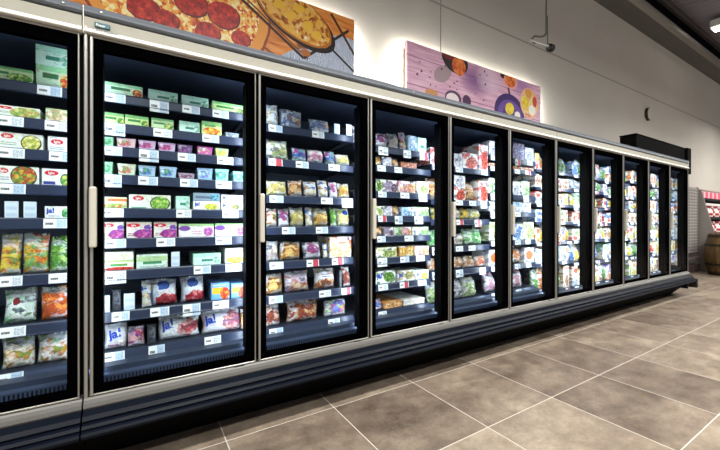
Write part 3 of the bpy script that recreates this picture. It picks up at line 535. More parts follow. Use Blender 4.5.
for n, w, b, f1, f2, f3 in (('h_green', 'green', '#9fd8b0', '#3f9a58', '#78c48a', '#2e7a44'), ('h_pink', 'pink and green', '#d8b8c4', '#cc4a60', '#7fb070', '#e0d8d0'),
        ('h_violet', 'violet and pink', '#c8b0d4', '#c43a7a', '#8a5a9a', '#e0c8e0'), ('h_dark', 'dark violet', '#6a5078', '#8a3a8a', '#4a3a5a', '#90a0a8'),
        ('h_magenta', 'magenta', '#c45aa8', '#d8489a', '#e8e0e0', '#8fb06a'), ('h_yellow', 'yellow-green', '#b8d4a0', '#d8dc4a', '#7fc08a', '#e8d87a'),
        ('h_red', 'red-lettered', '#c8dcc0', '#d8685a', '#58b060', '#e8ece0'), ('h_blue', 'blue and green', '#a8c8e0', '#3a68c0', '#68b858', '#d8e4f0'),
        ('h_low', 'low mauve', '#b09ab0', '#8a5a7a', '#c8b8c8', '#6a4a5a'), ('h_sky', 'sky blue', '#98c0e4', '#7a78d0', '#a0e0d8', '#d0e4f4'), ('h_teal', 'teal', '#9cd4d8', '#58b8a8', '#a8dce8', '#4a9878')):
    D(n, 'small %s herb box' % w, b, food=(f1, f2, f3, .42, .5, .4, .34), txt=('#eef0f0', .12, .6, .78, .9))
def bag(n, w, base, f1, f2, f3, u=.5, v=.42, ru=.52, rv=.46, **k): D('b_' + n, w + ' bag', base, food=(f1, f2, f3, u, v, ru, rv), **k)
bag('orange', 'orange and red vegetable', '#d8a04a', '#e0702a', '#c8341e', '#e8c85a', .5, .5, .6, .6)
bag('mixveg', 'crinkled orange, green and white vegetable', '#e0e4d0', '#e0803a', '#5a9a4a', '#e8d44a', .5, .4, .6, .5)
bag('peppers', 'yellow and orange pepper', '#cfe0d0', '#e8b83a', '#d8542e', '#7ab060', .5, .42, .55, .5)
bag('greenbean', 'green bean', '#a8d070', '#6aa83c', '#b8d878', '#4a8430', .5, .45, .56, .55)
bag('mint', 'mint white vegetable', '#dcefe6', '#5aa868', '#a8d8b8', '#eef6f0', .5, .1, .6, .2, band=('#8cc890', .78, 1), logo=('#8a2a34', .4, .66, .12, .1))
bag('carrot', 'orange carrot', '#e07a34', '#e86a24', '#f0a04a', '#c8501a', .5, .36, .6, .5, band=('#78b85a', .74, 1))
bag('stew', 'white stew vegetable', '#dfe3e6', '#e09a3a', '#78a848', '#eee6d8', .5, .38, .5, .4)
bag('stew2', 'blue-white mixed vegetable', '#d4dff0', '#e08a34', '#6aa04a', '#e8e4e0', .55, .36, .5, .36)
bag('blue', 'blue', '#4468b8', '#e8d8a0', '#c89a58', '#f0ecdc', .5, .25, .4, .24, txt=('#d8e4f8', .15, .8, .62, .82))
bag('shrimp', 'blue-white seafood', '#d3deee', '#c8404e', '#e88a90', '#a82838', .6, .2, .44, .24, logo=('#3f62b0', .5, .76, .24, .16), bar=('#f0f2f6', .3, .95, .38, .66))
bag('ja', 'white blue-lettered', '#eceef4', '#c8a0a8', '#8a6ab0', '#e0d4d4', .5, .2, .32, .14)
bag('purplefruit', 'purple and red fruit', '#c8b4c8', '#6a3a9a', '#b8484a', '#d8a0a0', .55, .42, .5, .46)
bag('jared', 'white blue-lettered red fruit', '#e6eaf0', '#c84650', '#7a4a58', '#e0a8a8', .72, .46, .27, .36)
bag('japink', 'white blue-lettered pink seafood', '#e8e6f0', '#c05a78', '#8f7a98', '#e8b0a8', .76, .46, .26, .42)
bag('brown', 'brown pastry', '#8a5434', '#c8864a', '#5e341e', '#e0b880')
bag('bluegrey', 'blue-grey', '#b8c4d8', '#d8c070', '#7f94b8', '#eef0f2', .45, .4, .4, .42)
bag('fish', 'pale blue fish', '#c4d2ea', '#c88a4a', '#eaeef2', '#6f88b8', .6, .45, .36, .26, bar=('#7c98c8', .04, .3, .1, .5))
bag('cream', 'cream and green', '#eae8d8', '#a8b070', '#e0d8a0', '#788a4a', .6, .25, .36, .2, txt=('#5a5048', .2, .5, .42, .55))
bag('bluered', 'blue and red-topped', '#5a84c8', '#58b8a0', '#a03a80', '#3a58a8', .5, .3, .5, .3, band=('#d84a58', .72, 1))
bag('whitepink', 'white and pink', '#efe6ec', '#d8a0b4', '#e8e0e0', '#a8708a', .5, .4, .4, .3, band=('#c88aa0', .85, 1))
bag('lemon', 'pale lemon', '#efeccc', '#d8cc70', '#f4f0e0', '#b8b058', .5, .36, .44, .34)
bag('corn', 'yellow sweetcorn', '#e4dca8', '#e8d468', '#f0e8c0', '#c0b070', .5, .42, .54, .44, band=('#d8dcd0', .8, 1))
bag('potato', 'golden potato', '#dccf9a', '#e0b858', '#f0dc98', '#b8843a', .5, .36, .5, .4, band=('#a8b8d0', .78, 1))
bag('whitepurple', 'white and purple', '#e6e2ee', '#7a4a90', '#d0c8e0', '#b04a78', .5, .62, .38, .26)
bag('redgreen', 'red and green', '#d8a898', '#c83a34', '#6aa04a', '#e8d8c0', .5, .5, .5, .5)
bag('nugget', 'yellow-green', '#cfd878', '#e8a84a', '#88b048', '#f0d890', .55, .3, .4, .28, logo=('#2f4aa8', .6, .75, .22, .14))
bag('white', 'white', '#eeeef0', '#d8c8a0', '#e8e4dc', '#b0a0a0', .5, .32, .42, .3)
bag('chicken', 'brown breaded', '#d8bc98', '#c88438', '#8f4a28', '#e8c070', .5, .4, .5, .42, band=('#6a3a34', .76, 1))
bag('purplefood', 'purple-edged', '#cdb0d0', '#b86a38', '#8a4a6a', '#e0c0a0', .55, .22, .4, .24, bar=('#ebe8f4', .26, .9, .48, .88))
bag('balls', 'white meatball', '#e8e6ee', '#b8652e', '#e8d8a8', '#7a3a1e', .5, .25, .54, .26, txt=('#8c88a8', .25, .75, .6, .8))
bag('redbrown', 'red-brown', '#d8c0b0', '#b84a34', '#e8d0b8', '#7a3426', .5, .4, .48, .42)
bag('tan', 'tan', '#c89a68', '#b85a34', '#e0c090', '#8a3a28', .5, .5, .55, .5, bar=('#ece8dc', .25, .9, .22, .58))
bag('party', 'multicoloured', '#d8dcec', '#c84a8a', '#88c048', '#5a78c0', .55, .6, .44, .34)
bag('yellow', 'yellow', '#e8d458', '#f0e070', '#78a848', '#d8a83a', .5, .42, .4, .4)
bag('redwhite', 'red and white', '#e8dcd8', '#cc3a38', '#f0ecea', '#e8a078', .5, .4, .44, .4)
bag('greenbag', 'bright green', '#6fb868', '#8fd07a', '#e8ecd8', '#4a9a50', .5, .4, .45, .34)
bag('beige', 'beige', '#e0ccb0', '#d0a078', '#efe4d0', '#a8704a')
bag('peach', 'peach-coloured', '#e6b898', '#d88a60', '#f0d8c0', '#b85a3a')
bag('dark', 'dark grey', '#50545e', '#8a8890', '#2c2e36', '#c0c0c8')
bag('whitegreen', 'white and green', '#e6eae4', '#a8b878', '#e8dcc0', '#6a8a50')
bag('skywhite', 'sky blue and white', '#d2e0f2', '#e8ecf4', '#88a8d8', '#b0a8b8')
bag('orangewhite', 'orange and white', '#efe6da', '#e08a3a', '#f0d0a0', '#c85a24', .5, .6, .46, .3)
D('k', 'pale blue blank shelf card', '#d4e2f0', txt=('#b8ccdf', .1, .9, .1, .9))
D('t_grey', 'low grey tray', '#9aa4b0', food=('#7f8a96', '#b8c0c8', '#606a78', .5, .5, .4, .3))
D('t_dark', 'dark tray standing on edge', '#2c3038', food=('#3a3e4a', '#22242c', '#6a707c', .5, .5, .4, .4))
D('t_orange', 'flat orange-brown tray', '#c88648', food=('#e0a468', '#a8602e', '#f0d0a0', .5, .5, .5, .5))
D('t_white', 'flat white tray', '#e4e0d8', food=('#efeae0', '#c8b8a0', '#d8d4d0', .5, .5, .5, .5))
D('t_redlow', 'low red-brown tray', '#a86a58', food=('#8a3a2e', '#e0b8a0', '#c87a5a', .5, .5, .46, .4))
FB_ = [('white', '#eff1f4'), ('cream', '#efe8d6'), ('pale blue', '#cfe0f2'), ('white', '#f1f0ee')]
FF = [('red', '#c8302e', '#e88a70', '#8a2a20'), ('orange', '#e0803a', '#f0b878', '#b85a24'), ('blue', '#3a62b4', '#90b4e0', '#2a4488'), ('green', '#6aa04a', '#b4d090', '#4a7a38'),
      ('brown', '#a06a40', '#d8b088', '#6a4028'), ('violet', '#8a6ab4', '#cfc0e6', '#5a4690'), ('yellow', '#e6c84a', '#f2e49a', '#c09a30'), ('grey', '#a0a8b4', '#dfe4ea', '#70788a')]
rr = random.Random(3)
for i in range(16):
    b = FB_[i % 4]; f = FF[(i * 3 + i // 8) % 8]
    D('c_f%d' % i, '%s carton with %s picture' % (b[0], f[0]), b[1], food=(*f[1:], rr.uniform(.4, .7), rr.uniform(.3, .5), rr.uniform(.26, .42), rr.uniform(.24, .36)),
      txt=(f[3], .1, .7, .74, .9) if i % 3 else None, band=(f[1], .8, 1) if i % 3 == 0 else None)
for i in range(12):
    b = FB_[(i + 1) % 4]; f = FF[(i * 5 + 1) % 8]
    D('b_f%d' % i, '%s bag with %s picture' % (b[0], f[0]), b[1], food=(*f[1:], .5, .4, .44, .36), band=(f[1], .82, 1) if i % 2 else None)

CALM = {'b_ja', 'b_jared', 'b_japink', 'b_shrimp'} | {q for q in DS if q[0] in 'hkt'} | {s for d_ in (1, 2) for _, its_ in BAYS[d_] for it_ in its_ for s in it_[3].split('/') if s[0] == 'c'}
def design_mat(n):
    if ('p_' + n) in MATS: return MATS['p_' + n]
    w, base, k = DS[n]; isbag = n[0] == 'b'
    g = G('print_' + n); uv = g.coord('UV'); u, v, _ = g.xyz(uv); ob = g.coord('Object')
    col = lin(base)
    wob = g.noise(ob, 26, 2)
    dv = g.M('MULTIPLY_ADD', wob, .16, -.08) if isbag else 0.0
    ve = g.M('ADD', v, dv); ue = g.M('ADD', u, dv)
    if k.get('band'):
        c, a, b = k['band']; col = g.mix(g.inside(ve, a - .001, b + .2), col, c)
    if k.get('bar'):
        c, a, b, d, e = k['bar']; col = g.mix(g.M('MULTIPLY', g.inside(ue, a, b), g.inside(ve, d, e)), col, c)
    def ell(uc, vc, ru, rv, wob_=0.0):
        a = g.M('POWER', g.M('DIVIDE', g.M('SUBTRACT', ue, uc), ru), 2.0); b = g.M('POWER', g.M('DIVIDE', g.M('SUBTRACT', ve, vc), rv), 2.0)
        r = g.M('ADD', a, b)
        return g.M('ADD', r, wob_) if wob_ != 0.0 else r
    if n[0] != 'k' and n not in ('c_pale', 'b_ja', 'b_jared', 'b_japink'):
        stv = g.n('ShaderNodeVectorMath', operation='MULTIPLY'); g.L.new(ob, stv.inputs[0]); stv.inputs[1].default_value = (70, 1, 230)
        fp = g.noise(stv.outputs[0], 1.0, 2); acc = k['food'][0] if k.get('food') else '#6a7080'
        gate = g.M('GREATER_THAN', g.noise(ob, 17, 1), .5)
        col = g.mix(g.M('MULTIPLY', g.M('MULTIPLY', g.M('GREATER_THAN', fp, .53), gate), .3 if n in CALM else .75), col, acc)
        st2 = g.n('ShaderNodeVectorMath', operation='MULTIPLY_ADD'); g.L.new(ob, st2.inputs[0]); st2.inputs[1].default_value = (45, 1, 120); st2.inputs[2].default_value = (7, 3, 5)
        col = g.mix(g.M('MULTIPLY', g.M('GREATER_THAN', g.noise(st2.outputs[0], 1.0, 2), .62), .3 if n in CALM else .7), col, '#3a3f52' if n[2] != 'h' else k['food'][1])
    if n not in CALM:
        vb = g.n('ShaderNodeTexVoronoi', distance='CHEBYCHEV'); st3 = g.n('ShaderNodeVectorMath', operation='MULTIPLY_ADD'); g.L.new(ob, st3.inputs[0])
        st3.inputs[1].default_value = (34, 20, 44); st3.inputs[2].default_value = (len(n) * 1.7, 2, sum(map(ord, n)) % 13)
        g.L.new(st3.outputs[0], vb.inputs['Vector']); vb.inputs['Scale'].default_value = 1
        sb = g.n('ShaderNodeSeparateColor'); g.L.new(vb.outputs['Color'], sb.inputs[0]); fd = k.get('food', ('#8a90a8',) * 3)
        r_ = g.ramp(sb.outputs[0], [(0, fd[0]), (.16, '#39405a'), (.24, fd[1]), (.4, base), (.72, '#f4f5f7'), (.86, fd[2])]); r_.node.color_ramp.interpolation = 'CONSTANT'
        col = g.mix(.8, col, r_)
    vsrc = ob
    if isbag:
        nd = g.n('ShaderNodeTexNoise'); g.L.new(ob, nd.inputs['Vector']); nd.inputs['Scale'].default_value = 16; nd.inputs['Detail'].default_value = 2
        ad = g.n('ShaderNodeVectorMath', operation='MULTIPLY_ADD'); g.L.new(nd.outputs['Color'], ad.inputs[0]); ad.inputs[1].default_value = (.09, .09, .09); g.L.new(ob, ad.inputs[2])
        an = g.n('ShaderNodeVectorMath', operation='MULTIPLY'); g.L.new(ad.outputs[0], an.inputs[0]); an.inputs[1].default_value = (.62, 1, 1.35); vsrc = an.outputs[0]
    dist, vc = g.voro(vsrc, 46 if isbag else 75)
    sc = g.n('ShaderNodeSeparateColor'); g.L.new(vc, sc.inputs[0])
    big = g.noise(ob, 30, 2)
    for key in ('food', 'food2'):
        if k.get(key):
            c1, c2, c3, uc, vv, ru, rv = k[key]
            sel = g.M('ADD', g.M('MULTIPLY', sc.outputs[0], .7), g.M('MULTIPLY_ADD', big, .8, -.25))
            fc = g.ramp(sel, [(.22, c3), (.36, c1), (.5, c2), (.62, c1), (.8, c3)])
            fc = g.mix(g.M('MULTIPLY', g.M('GREATER_THAN', dist, .009 if False else .62), .35), fc, '#2a1c14')
            r = ell(uc, vv, ru, rv, g.M('MULTIPLY_ADD', g.noise(ob, 34, 3), 2.6, -1.3) if isbag else g.M('MULTIPLY_ADD', wob, .9, -.45))
            if k.get('ring'):
                r0 = ell(uc, vv, ru, rv); col = g.mix(g.M('LESS_THAN', r0, 1.0), col, k['ring']); r = g.M('MULTIPLY', r, 1.25)
            col = g.mix(g.M('LESS_THAN', r, 1.0), col, fc)
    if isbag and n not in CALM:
        milky_sheen = g.noise(vsrc, 19, 3)
        col = g.mix(g.ramp(milky_sheen, [(.52, '#000000'), (.6, '#d8d8d8')]), col, '#e3e9ef')  # milky film patches, with the film's white highlights put into the colour
    if k.get('logo'):
        c, uc, vv, ru, rv = k['logo']; col = g.mix(g.M('LESS_THAN', ell(uc, vv, ru, rv), 1.0), col, c)
    if k.get('txt'):
        c, a, b, d, e = k['txt']
        rows = g.M('LESS_THAN', g.M('FRACT', g.M('MULTIPLY', g.M('SUBTRACT', v, d), 2.0 / (e - d))), .5)
        st = g.n('ShaderNodeCombineXYZ'); g.put(st.inputs[0], g.M('MULTIPLY', u, 40.0)); g.put(st.inputs[1], g.M('FLOOR', g.M('MULTIPLY', v, 12.0)))
        on = g.M('GREATER_THAN', g.noise(st.outputs[0], 1.0, 1), .44)
        col = g.mix(g.M('MULTIPLY', g.M('MULTIPLY', rows, on), g.M('MULTIPLY', g.inside(u, a, b), g.inside(v, d, e))), col, c)
    if isbag:
        h = g.noise(ob, 38, 4, .6, 1.6)
        g.bsdf(col, .24, 0, .55, bump=h, bstr=1.0, bdist=.02)
    else:
        g.bsdf(col, .38, 0, .4)
    MATS['p_' + n] = g.m; return g.m

# ------------------------------------------------------------------ packaging shapes (local: x along the shelf, -y to the aisle, z up, origin under the front middle)
def uv_planar(bm, w, h, ft=.0005):
    uv = bm.loops.layers.uv.verify()
    for f in bm.faces:
        nrm = f.normal
        for l in f.loops:
            c = l.vert.co; u = c.x / w + .5; v = c.z / h
            if nrm.y < -.5: pass
            elif abs(nrm.z) > .5: v = .985; u = .02 + .96 * u if True else u
            elif abs(nrm.x) > .5: u = .03 if nrm.x < 0 else .97
            l[uv].uv = (min(max(u, 0), 1), min(max(v, 0), 1))
def carton_mesh(w, h, dep):
    bm = bmesh.new(); box(bm, -w/2, w/2, 0, dep, 0, h, bev=min(.0018, h * .05)); bm.normal_update(); uv_planar(bm, w, h)
    # glued end flap lying on the narrow side
    return bm
def herb_mesh(w, h, dep):
    bm = bmesh.new(); box(bm, -w/2, w/2, 0, dep, 0, h * .84, bev=.002)
    for v_ in bm.verts:
        k = 1 - .12 * (1 - v_.co.z / h); v_.co.x *= k
    box(bm, -w/2 - .001, w/2 + .001, -.001, dep + .001, h * .84, h, bev=.002)
    bm.normal_update(); uv_planar(bm, w, h); return bm
def tray_mesh(w, h, dep):
    bm = bmesh.new(); box(bm, -w/2 + .004, w/2 - .004, .004, dep, 0, h - .004, bev=.003)
    box(bm, -w/2, w/2, 0, dep + .004, h - .006, h - .002, bev=.0015); box(bm, -w/2 + .012, w/2 - .012, .012, dep - .012, h - .003, h, bev=.001)
    bm.normal_update(); uv_planar(bm, w, h); return bm
def bag_shape(w, h, t, seed):
    rs = random.Random(seed); a = [rs.uniform(-1, 1) for _ in range(8)]
    lean = rs.uniform(.10, .2); slump = rs.uniform(-.03, .03)
    def f(u, v, side):
        """side -1: front face, +1: back face; u, v in 0..1"""
        pu = 1 - abs(2*u - 1) ** 3.2; vv = min(max((v - .04) / .88, 0), 1); pv = max(0, 1 - abs(2*vv - 1) ** 2.6)
        s = (max(pu, 0) ** .6) * (pv ** .55)
        nz = mnoise.noise(Vector((u * 3.1 + a[0] * 9, v * 3.1 + a[1] * 9, a[2] * 7))) * .38 + mnoise.noise(Vector((u * 8 + a[3] * 9, v * 8, a[4] * 7))) * .17
        th = t / 2 * s * (1 + nz)
        xx = (u - .5) * w * (1 - .05 * pv + .03 * a[5] * (v - .5)) + .02 * w * math.sin(v * 5 + a[6] * 3)
        zz = v * h * (1 + .06 * mnoise.noise(Vector((u * 2.3 + a[7] * 5, 3.3, a[1] * 4)))) + slump * h * (u - .5) * v
        yy = t / 2 + side * th + (v ** 1.2) * h * lean
        return Vector((xx, yy, zz))
    return f
def bag_mesh(f, nu=13, nv=13):
    bm = bmesh.new(); uv = bm.loops.layers.uv.verify(); grid = {}
    for side in (-1, 1):
        for i in range(nu + 1):
            for j in range(nv + 1):
                if side == 1 and (i in (0, nu) or j in (0, nv)): grid[side, i, j] = grid[-1, i, j]
                else:
                    p = f(i / nu, j / nv, side)
                    if j in (0, nv): p.y += .003 * (-1) ** i * (1 if j else .3)
                    if p.z < .001: p.z = .0
                    grid[side, i, j] = bm.verts.new(p)
    for side in (-1, 1):
        for i in range(nu):
            for j in range(nv):
                q = [grid[side, i, j], grid[side, i+1, j], grid[side, i+1, j+1], grid[side, i, j+1]]; c = [(i/nu, j/nv), ((i+1)/nu, j/nv), ((i+1)/nu, (j+1)/nv), (i/nu, (j+1)/nv)]
                if side == 1: q.reverse(); c.reverse()
                fc = bm.faces.new(q); fc.smooth = True
                for l, cc in zip(fc.loops, c): l[uv].uv = cc
    return bm
white_ink = plain('white_ink', '#f4f4f2', .4); blue_ink = plain('blue_ink', '#1d3fa6', .4); oval_ink = plain('red_oval_ink', '#cf1f2c', .4)
def put_text(parent, s, x, z, hgt, y=-.0006, mat=None, conform=None, rot=0):
    me, w = text_mesh(s, .04 if s == 'ja!' else .02); me = me.copy()
    k = hgt / .72
    me.transform(Matrix.Diagonal((k, k * .3 if conform is None else k * .05, k, 1))); me.transform(Matrix.Rotation(rot, 4, 'Y')); me.transform(Matrix.Translation((x, y, z)))
    if conform:
        f, bw, bh = conform
        bm = bmesh.new(); bm.from_mesh(me); bmesh.ops.subdivide_edges(bm, edges=[e for e in bm.edges if e.calc_length() > .006], cuts=2, use_grid_fill=True)
        for v_ in bm.verts:
            u_ = v_.co.x / bw + .5; vv = v_.co.z / bh; p = f(u_, vv, -1); v_.co.y = p.y - .0016 + min(0, v_.co.y - y) * .2
        bm.to_mesh(me); bm.free()
    return link('brand_lettering', me, mat, parent)
KIND = {'c': ('frozen_food_carton', 'carton', 'frozen food cartons'), 'h': ('frozen_herb_box', 'box', 'small herb boxes'), 'b': ('frozen_food_bag', 'bag', 'frozen food bags'),
        't': ('frozen_food_tray', 'tray', 'frozen food trays'), 'k': ('shelf_card', 'card', 'blank shelf cards')}
OVAL = {'c_pan', 'c_bowl', 'c_yellowbowl', 'c_oval', 'c_ovalgreen', 'c_bowlgreen', 'c_purple'}
seed = 0
for bay in sorted(BAYS):
    rows = sorted(BAYS[bay], reverse=True)
    for ri, (z, its) in enumerate(rows):
        shelfname = 'top shelf' if ri == 0 else 'bottom deck' if ri == len(rows) - 1 else ORD[ri + 1] + ' shelf'
        for pos, (x0, w, h, spec) in enumerate(its):
            ceil_ = (rows[ri - 1][0] - (.064 if bay < 7 else .032) if ri else 1.86) - z; h = min(h, ceil_ / (1.96 if '/' in spec else 1.04))
            if bay == 11: x0 = min(x0, 6.785 - w)
            if bay == 6: x0 = min(x0, 3.303 - w)
            names = spec.split('/'); zz = z
            for lvl, n in enumerate(names):
                seed += 1; kd, cat, grp = KIND[n[0]]; words = DS[n][0]; hh = h * (1 if lvl == 0 else .95); extra = ''
                rs = random.Random(seed); y0 = .211 + (rs.uniform(0, .006) if n[0] != 'k' else -.002); ww = (w - .003) * (1.0 if bay < 3 else .97 if n[0] == 'b' else 1)
                if n[0] in 'c':
                    dep = .19 if bay < 7 else .3
                    bm = carton_mesh(ww, hh, dep); rz = rs.uniform(-.012, .012)
                elif n[0] == 'h': bm = herb_mesh(ww, hh, .12); rz = rs.uniform(-.03, .03)
                elif n[0] == 't': bm = tray_mesh(ww, hh, .3 if hh < .06 else .05); rz = 0
                elif n[0] == 'k':
                    bm = B(-ww/2, ww/2, 0, .0025, 0, hh, bev=.0006); box(bm, -ww/2, ww/2, 0, .03, 0, .002); bm.normal_update(); uv_planar(bm, ww, hh); rz = 0
                else:
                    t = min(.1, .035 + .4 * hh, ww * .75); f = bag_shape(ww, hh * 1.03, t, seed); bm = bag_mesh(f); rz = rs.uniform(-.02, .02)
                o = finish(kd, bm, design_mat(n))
                o.location = (x0 + w / 2, y0, zz); o.rotation_euler = (0, 0, rz if len(names) == 1 else rz * .3)
                if len(names) > 1: extra = ('lower ', 'upper ')[lvl]
                where = '%s from handle' % ORD[pos + 1] if len(its) > 1 else 'alone'
                tag(o, '%s%s, %s, %s, %s door' % (extra, words, where, shelfname, ORD[bay]), cat, '%s on the %s behind the %s door' % (grp, shelfname, ORD[bay]))
                if '_ja' in n and bay < 6 and n != 'c_jagrey':
                    if n[0] == 'c': put_text(o, 'ja!', -ww * .45, hh * .46, hh * .4, mat=blue_ink)
                    else:
                        zt = .48 if n != 'b_jared' else .5
                        put_text(o, 'ja!', -ww * (.3 if n == 'b_ja' else .42), hh * zt, hh * (.34 if n == 'b_ja' else .36), mat=blue_ink, conform=(f, ww, hh * 1.03), rot=-.12)
                if n in OVAL and bay < 3 and DS[n][2].get('logo'):
                    _, uc, vc, ru, rv = DS[n][2]['logo']
                    bm = bmesh.new(); vs_ = [bm.verts.new(((uc - .5 + ru * math.cos(q * math.pi / 12)) * ww, -.0004, (vc + rv * math.sin(q * math.pi / 12)) * hh)) for q in range(24)]
                    fc = bm.faces.new(vs_); r = bmesh.ops.extrude_face_region(bm, geom=[fc]); bmesh.ops.translate(bm, vec=(0, -.0005, 0), verts=[q for q in r['geom'] if isinstance(q, bmesh.types.BMVert)])
                    bmesh.ops.recalc_face_normals(bm, faces=bm.faces[:])
                    ovl = finish('brand_oval', bm, oval_ink, o)
                    _, tw = text_mesh('Iglo'); hg = rv * hh * 1.0; 
                    put_text(ovl, 'Iglo', (uc - .5) * ww - tw * hg / .72 / 2, vc * hh - hg * .45, hg, y=-.001, mat=white_ink)
                zz += hh + .0006
# ------------------------------------------------------------------ posters over the freezers
def layers(g, x, z, v, base, items):
    col = base; wob = g.noise(v, 9, 3)
    for it in items:
        kind = it[0]
        if kind == 'e':
            _, cx, cz, rx, rz, rot, c, wb = it
            dx = g.M('SUBTRACT', x, cx); dz = g.M('SUBTRACT', z, cz); ca, sa = math.cos(rot), math.sin(rot)
            a = g.M('ADD', g.M('MULTIPLY', dx, ca), g.M('MULTIPLY', dz, sa)); b = g.M('SUBTRACT', g.M('MULTIPLY', dz, ca), g.M('MULTIPLY', dx, sa))
            r = g.M('ADD', g.M('POWER', g.M('DIVIDE', a, rx), 2.0), g.M('POWER', g.M('DIVIDE', b, rz), 2.0))
            if wb: r = g.M('ADD', r, g.M('MULTIPLY_ADD', wob, 2 * wb, -wb))
            m = g.M('LESS_THAN', r, 1.0)
        elif kind == 's':                      # soft patch
            _, cx, cz, rx, rz, rot, c, st = it
            r = g.M('ADD', g.M('POWER', g.M('DIVIDE', g.M('SUBTRACT', x, cx), rx), 2.0), g.M('POWER', g.M('DIVIDE', g.M('SUBTRACT', z, cz), rz), 2.0))
            m = g.M('MULTIPLY', g.M('SUBTRACT', 1.0, r, clamp=True), st)
        elif kind == 'l':                      # line a-b of half width
            _, x0, z0, x1, z1, hw, c = it
            L = math.hypot(x1 - x0, z1 - z0); nx_, nz_ = -(z1 - z0) / L, (x1 - x0) / L
            dd = g.M('ADD', g.M('MULTIPLY', g.M('SUBTRACT', x, x0), nx_), g.M('MULTIPLY', g.M('SUBTRACT', z, z0), nz_))
            tt = g.M('ADD', g.M('MULTIPLY', g.M('SUBTRACT', x, x0), (x1 - x0) / L), g.M('MULTIPLY', g.M('SUBTRACT', z, z0), (z1 - z0) / L))
            m = g.M('MULTIPLY', g.M('LESS_THAN', g.M('ABSOLUTE', dd), hw), g.inside(tt, 0, L))
        col = g.mix(m, col, c)
    return col
# the pictures' coordinates are metres on the panel, measured from its lower corner
P1X, PZ = -.76, 2.0
g = G('pizza_picture'); v = g.coord(); x, y, z = g.xyz(v)
stv = g.n('ShaderNodeVectorMath', operation='MULTIPLY'); g.L.new(v, stv.inputs[0]); stv.inputs[1].default_value = (2, 1, 14)
wood = g.ramp(g.noise(stv.outputs[0], 2.2, 4, .6, .5), [(.3, '#b05a1c'), (.5, '#d8843a'), (.7, '#e4a05c')])
_, vc = g.voro(v, 42); sc = g.n('ShaderNodeSeparateColor'); g.L.new(vc, sc.inputs[0])
chz = g.ramp(g.M('ADD', g.M('MULTIPLY', sc.outputs[0], .55), g.M('MULTIPLY', g.noise(v, 18, 4), .45)), [(.22, '#b83614'), (.38, '#e27e20'), (.52, '#f0bc54'), (.7, '#f6e4a6')])
pep = g.ramp(g.noise(v, 22, 5, .7), [(.34, '#5c0c08'), (.5, '#ac1c12'), (.68, '#e04a2e')])
_, vc2 = g.voro(v, 30); sc2 = g.n('ShaderNodeSeparateColor'); g.L.new(vc2, sc2.inputs[0])
grat = g.ramp(g.M('ADD', g.M('MULTIPLY', sc2.outputs[0], .6), g.M('MULTIPLY', g.noise(v, 25, 4), .4)), [(.2, '#8a4412'), (.36, '#c87a28'), (.52, '#e4b458'), (.7, '#e0a83a'), (.85, '#efe2c0')])
wv = g.n('ShaderNodeTexWave'); g.L.new(v, wv.inputs[0]); wv.inputs['Scale'].default_value = 30; wv.inputs['Distortion'].default_value = 9
cloth = g.ramp(wv.outputs[1], [(.3, '#5a6f94'), (.6, '#c4cedc'), (.8, '#e6ebf2')])
wood2 = g.ramp(g.noise(stv.outputs[0], 2.2, 4), [(.3, '#7a4522'), (.6, '#b87840'), (.8, '#d09a62')])
def q(px, pz): return px - P1X, pz - PZ
I = []
def el(cx, cz, rx, rz, c, rot=0, wb=0.0): a, b = q(cx, cz); I.append(('e', a, b, rx, rz, rot, c, wb))
def ln(x0, z0, x1, z1, hw, c): a, b = q(x0, z0); d, e_ = q(x1, z1); I.append(('l', a, b, d, e_, hw, c))
ln(1.1, 1.9, 1.75, 1.9, .75, wood2)
ln(.0, 2.9, 1.35, 2.2, .012, '#8a4a1c'); ln(-.7, 2.75, -.1, 2.45, .008, '#a85a22'); ln(-.5, 2.95, -.15, 2.5, .006, '#b0602a')
el(1.5, 2.56, .3, .19, cloth, .3, .12); el(1.22, 2.45, .26, .11, cloth, .2, .15)
el(.26, 2.72, .62, .62, '#8a3a16', 0, .05); el(.26, 2.72, .60, .60, '#e0943c', 0, .06); el(.25, 2.72, .53, .53, chz, 0, .06)
for cx, cz, r in ((.007, 2.523, .1), (.14, 2.48, .085), (.298, 2.65, .115), (.52, 2.63, .12), (.41, 2.47, .09), (.645, 2.49, .075), (-.14, 2.66, .1), (.1, 2.78, .12), (.28, 2.88, .1), (.5, 2.86, .1), (.25, 2.33, .1), (.55, 2.3, .09), (-.1, 2.36, .1)):
    el(cx, cz, r, r * .85, '#5e0e0c', 0, .3); el(cx - .004, cz + .006, r * .93, r * .8, pep, 0, .34)
ln(.60, 2.83, 1.16, 2.47, .012, '#3a2212'); ln(.66, 2.83, 1.2, 2.47, .007, '#6a4420'); ln(1.16, 2.47, 1.6, 2.83, .012, '#33261e')
ln(1.42, 2.93, 1.68, 2.6, .012, '#4a2c1a'); ln(1.3, 2.7, 1.68, 2.45, .01, '#2c2420')
el(1.1, 2.785, .385, .19, '#241a16', -.42, .05); el(1.08, 2.81, .37, .18, '#b06a20', -.42, .08); el(1.08, 2.815, .35, .168, grat, -.42, .12)
for cx, cz in ((1.05, 2.8), (1.2, 2.76), (.95, 2.86), (1.28, 2.7), (1.12, 2.88)): el(cx, cz, .05, .035, '#e6b53c', .3, .95)
el(1.18, 2.52, .045, .03, '#b0682e', 0, .6)
pz_m = g.bsdf(layers(g, x, z, v, wood, I), .4, 0, .3)
P2X = 2.285
g = G('breakfast_picture'); v = g.coord(); x, y, z = g.xyz(v)
stv = g.n('ShaderNodeVectorMath', operation='MULTIPLY'); g.L.new(v, stv.inputs[0]); stv.inputs[1].default_value = (1.2, 1, 16)
pink = g.ramp(g.noise(stv.outputs[0], 2.4, 4), [(.3, '#c88fae'), (.55, '#e2b4c8'), (.75, '#efcfdb')])
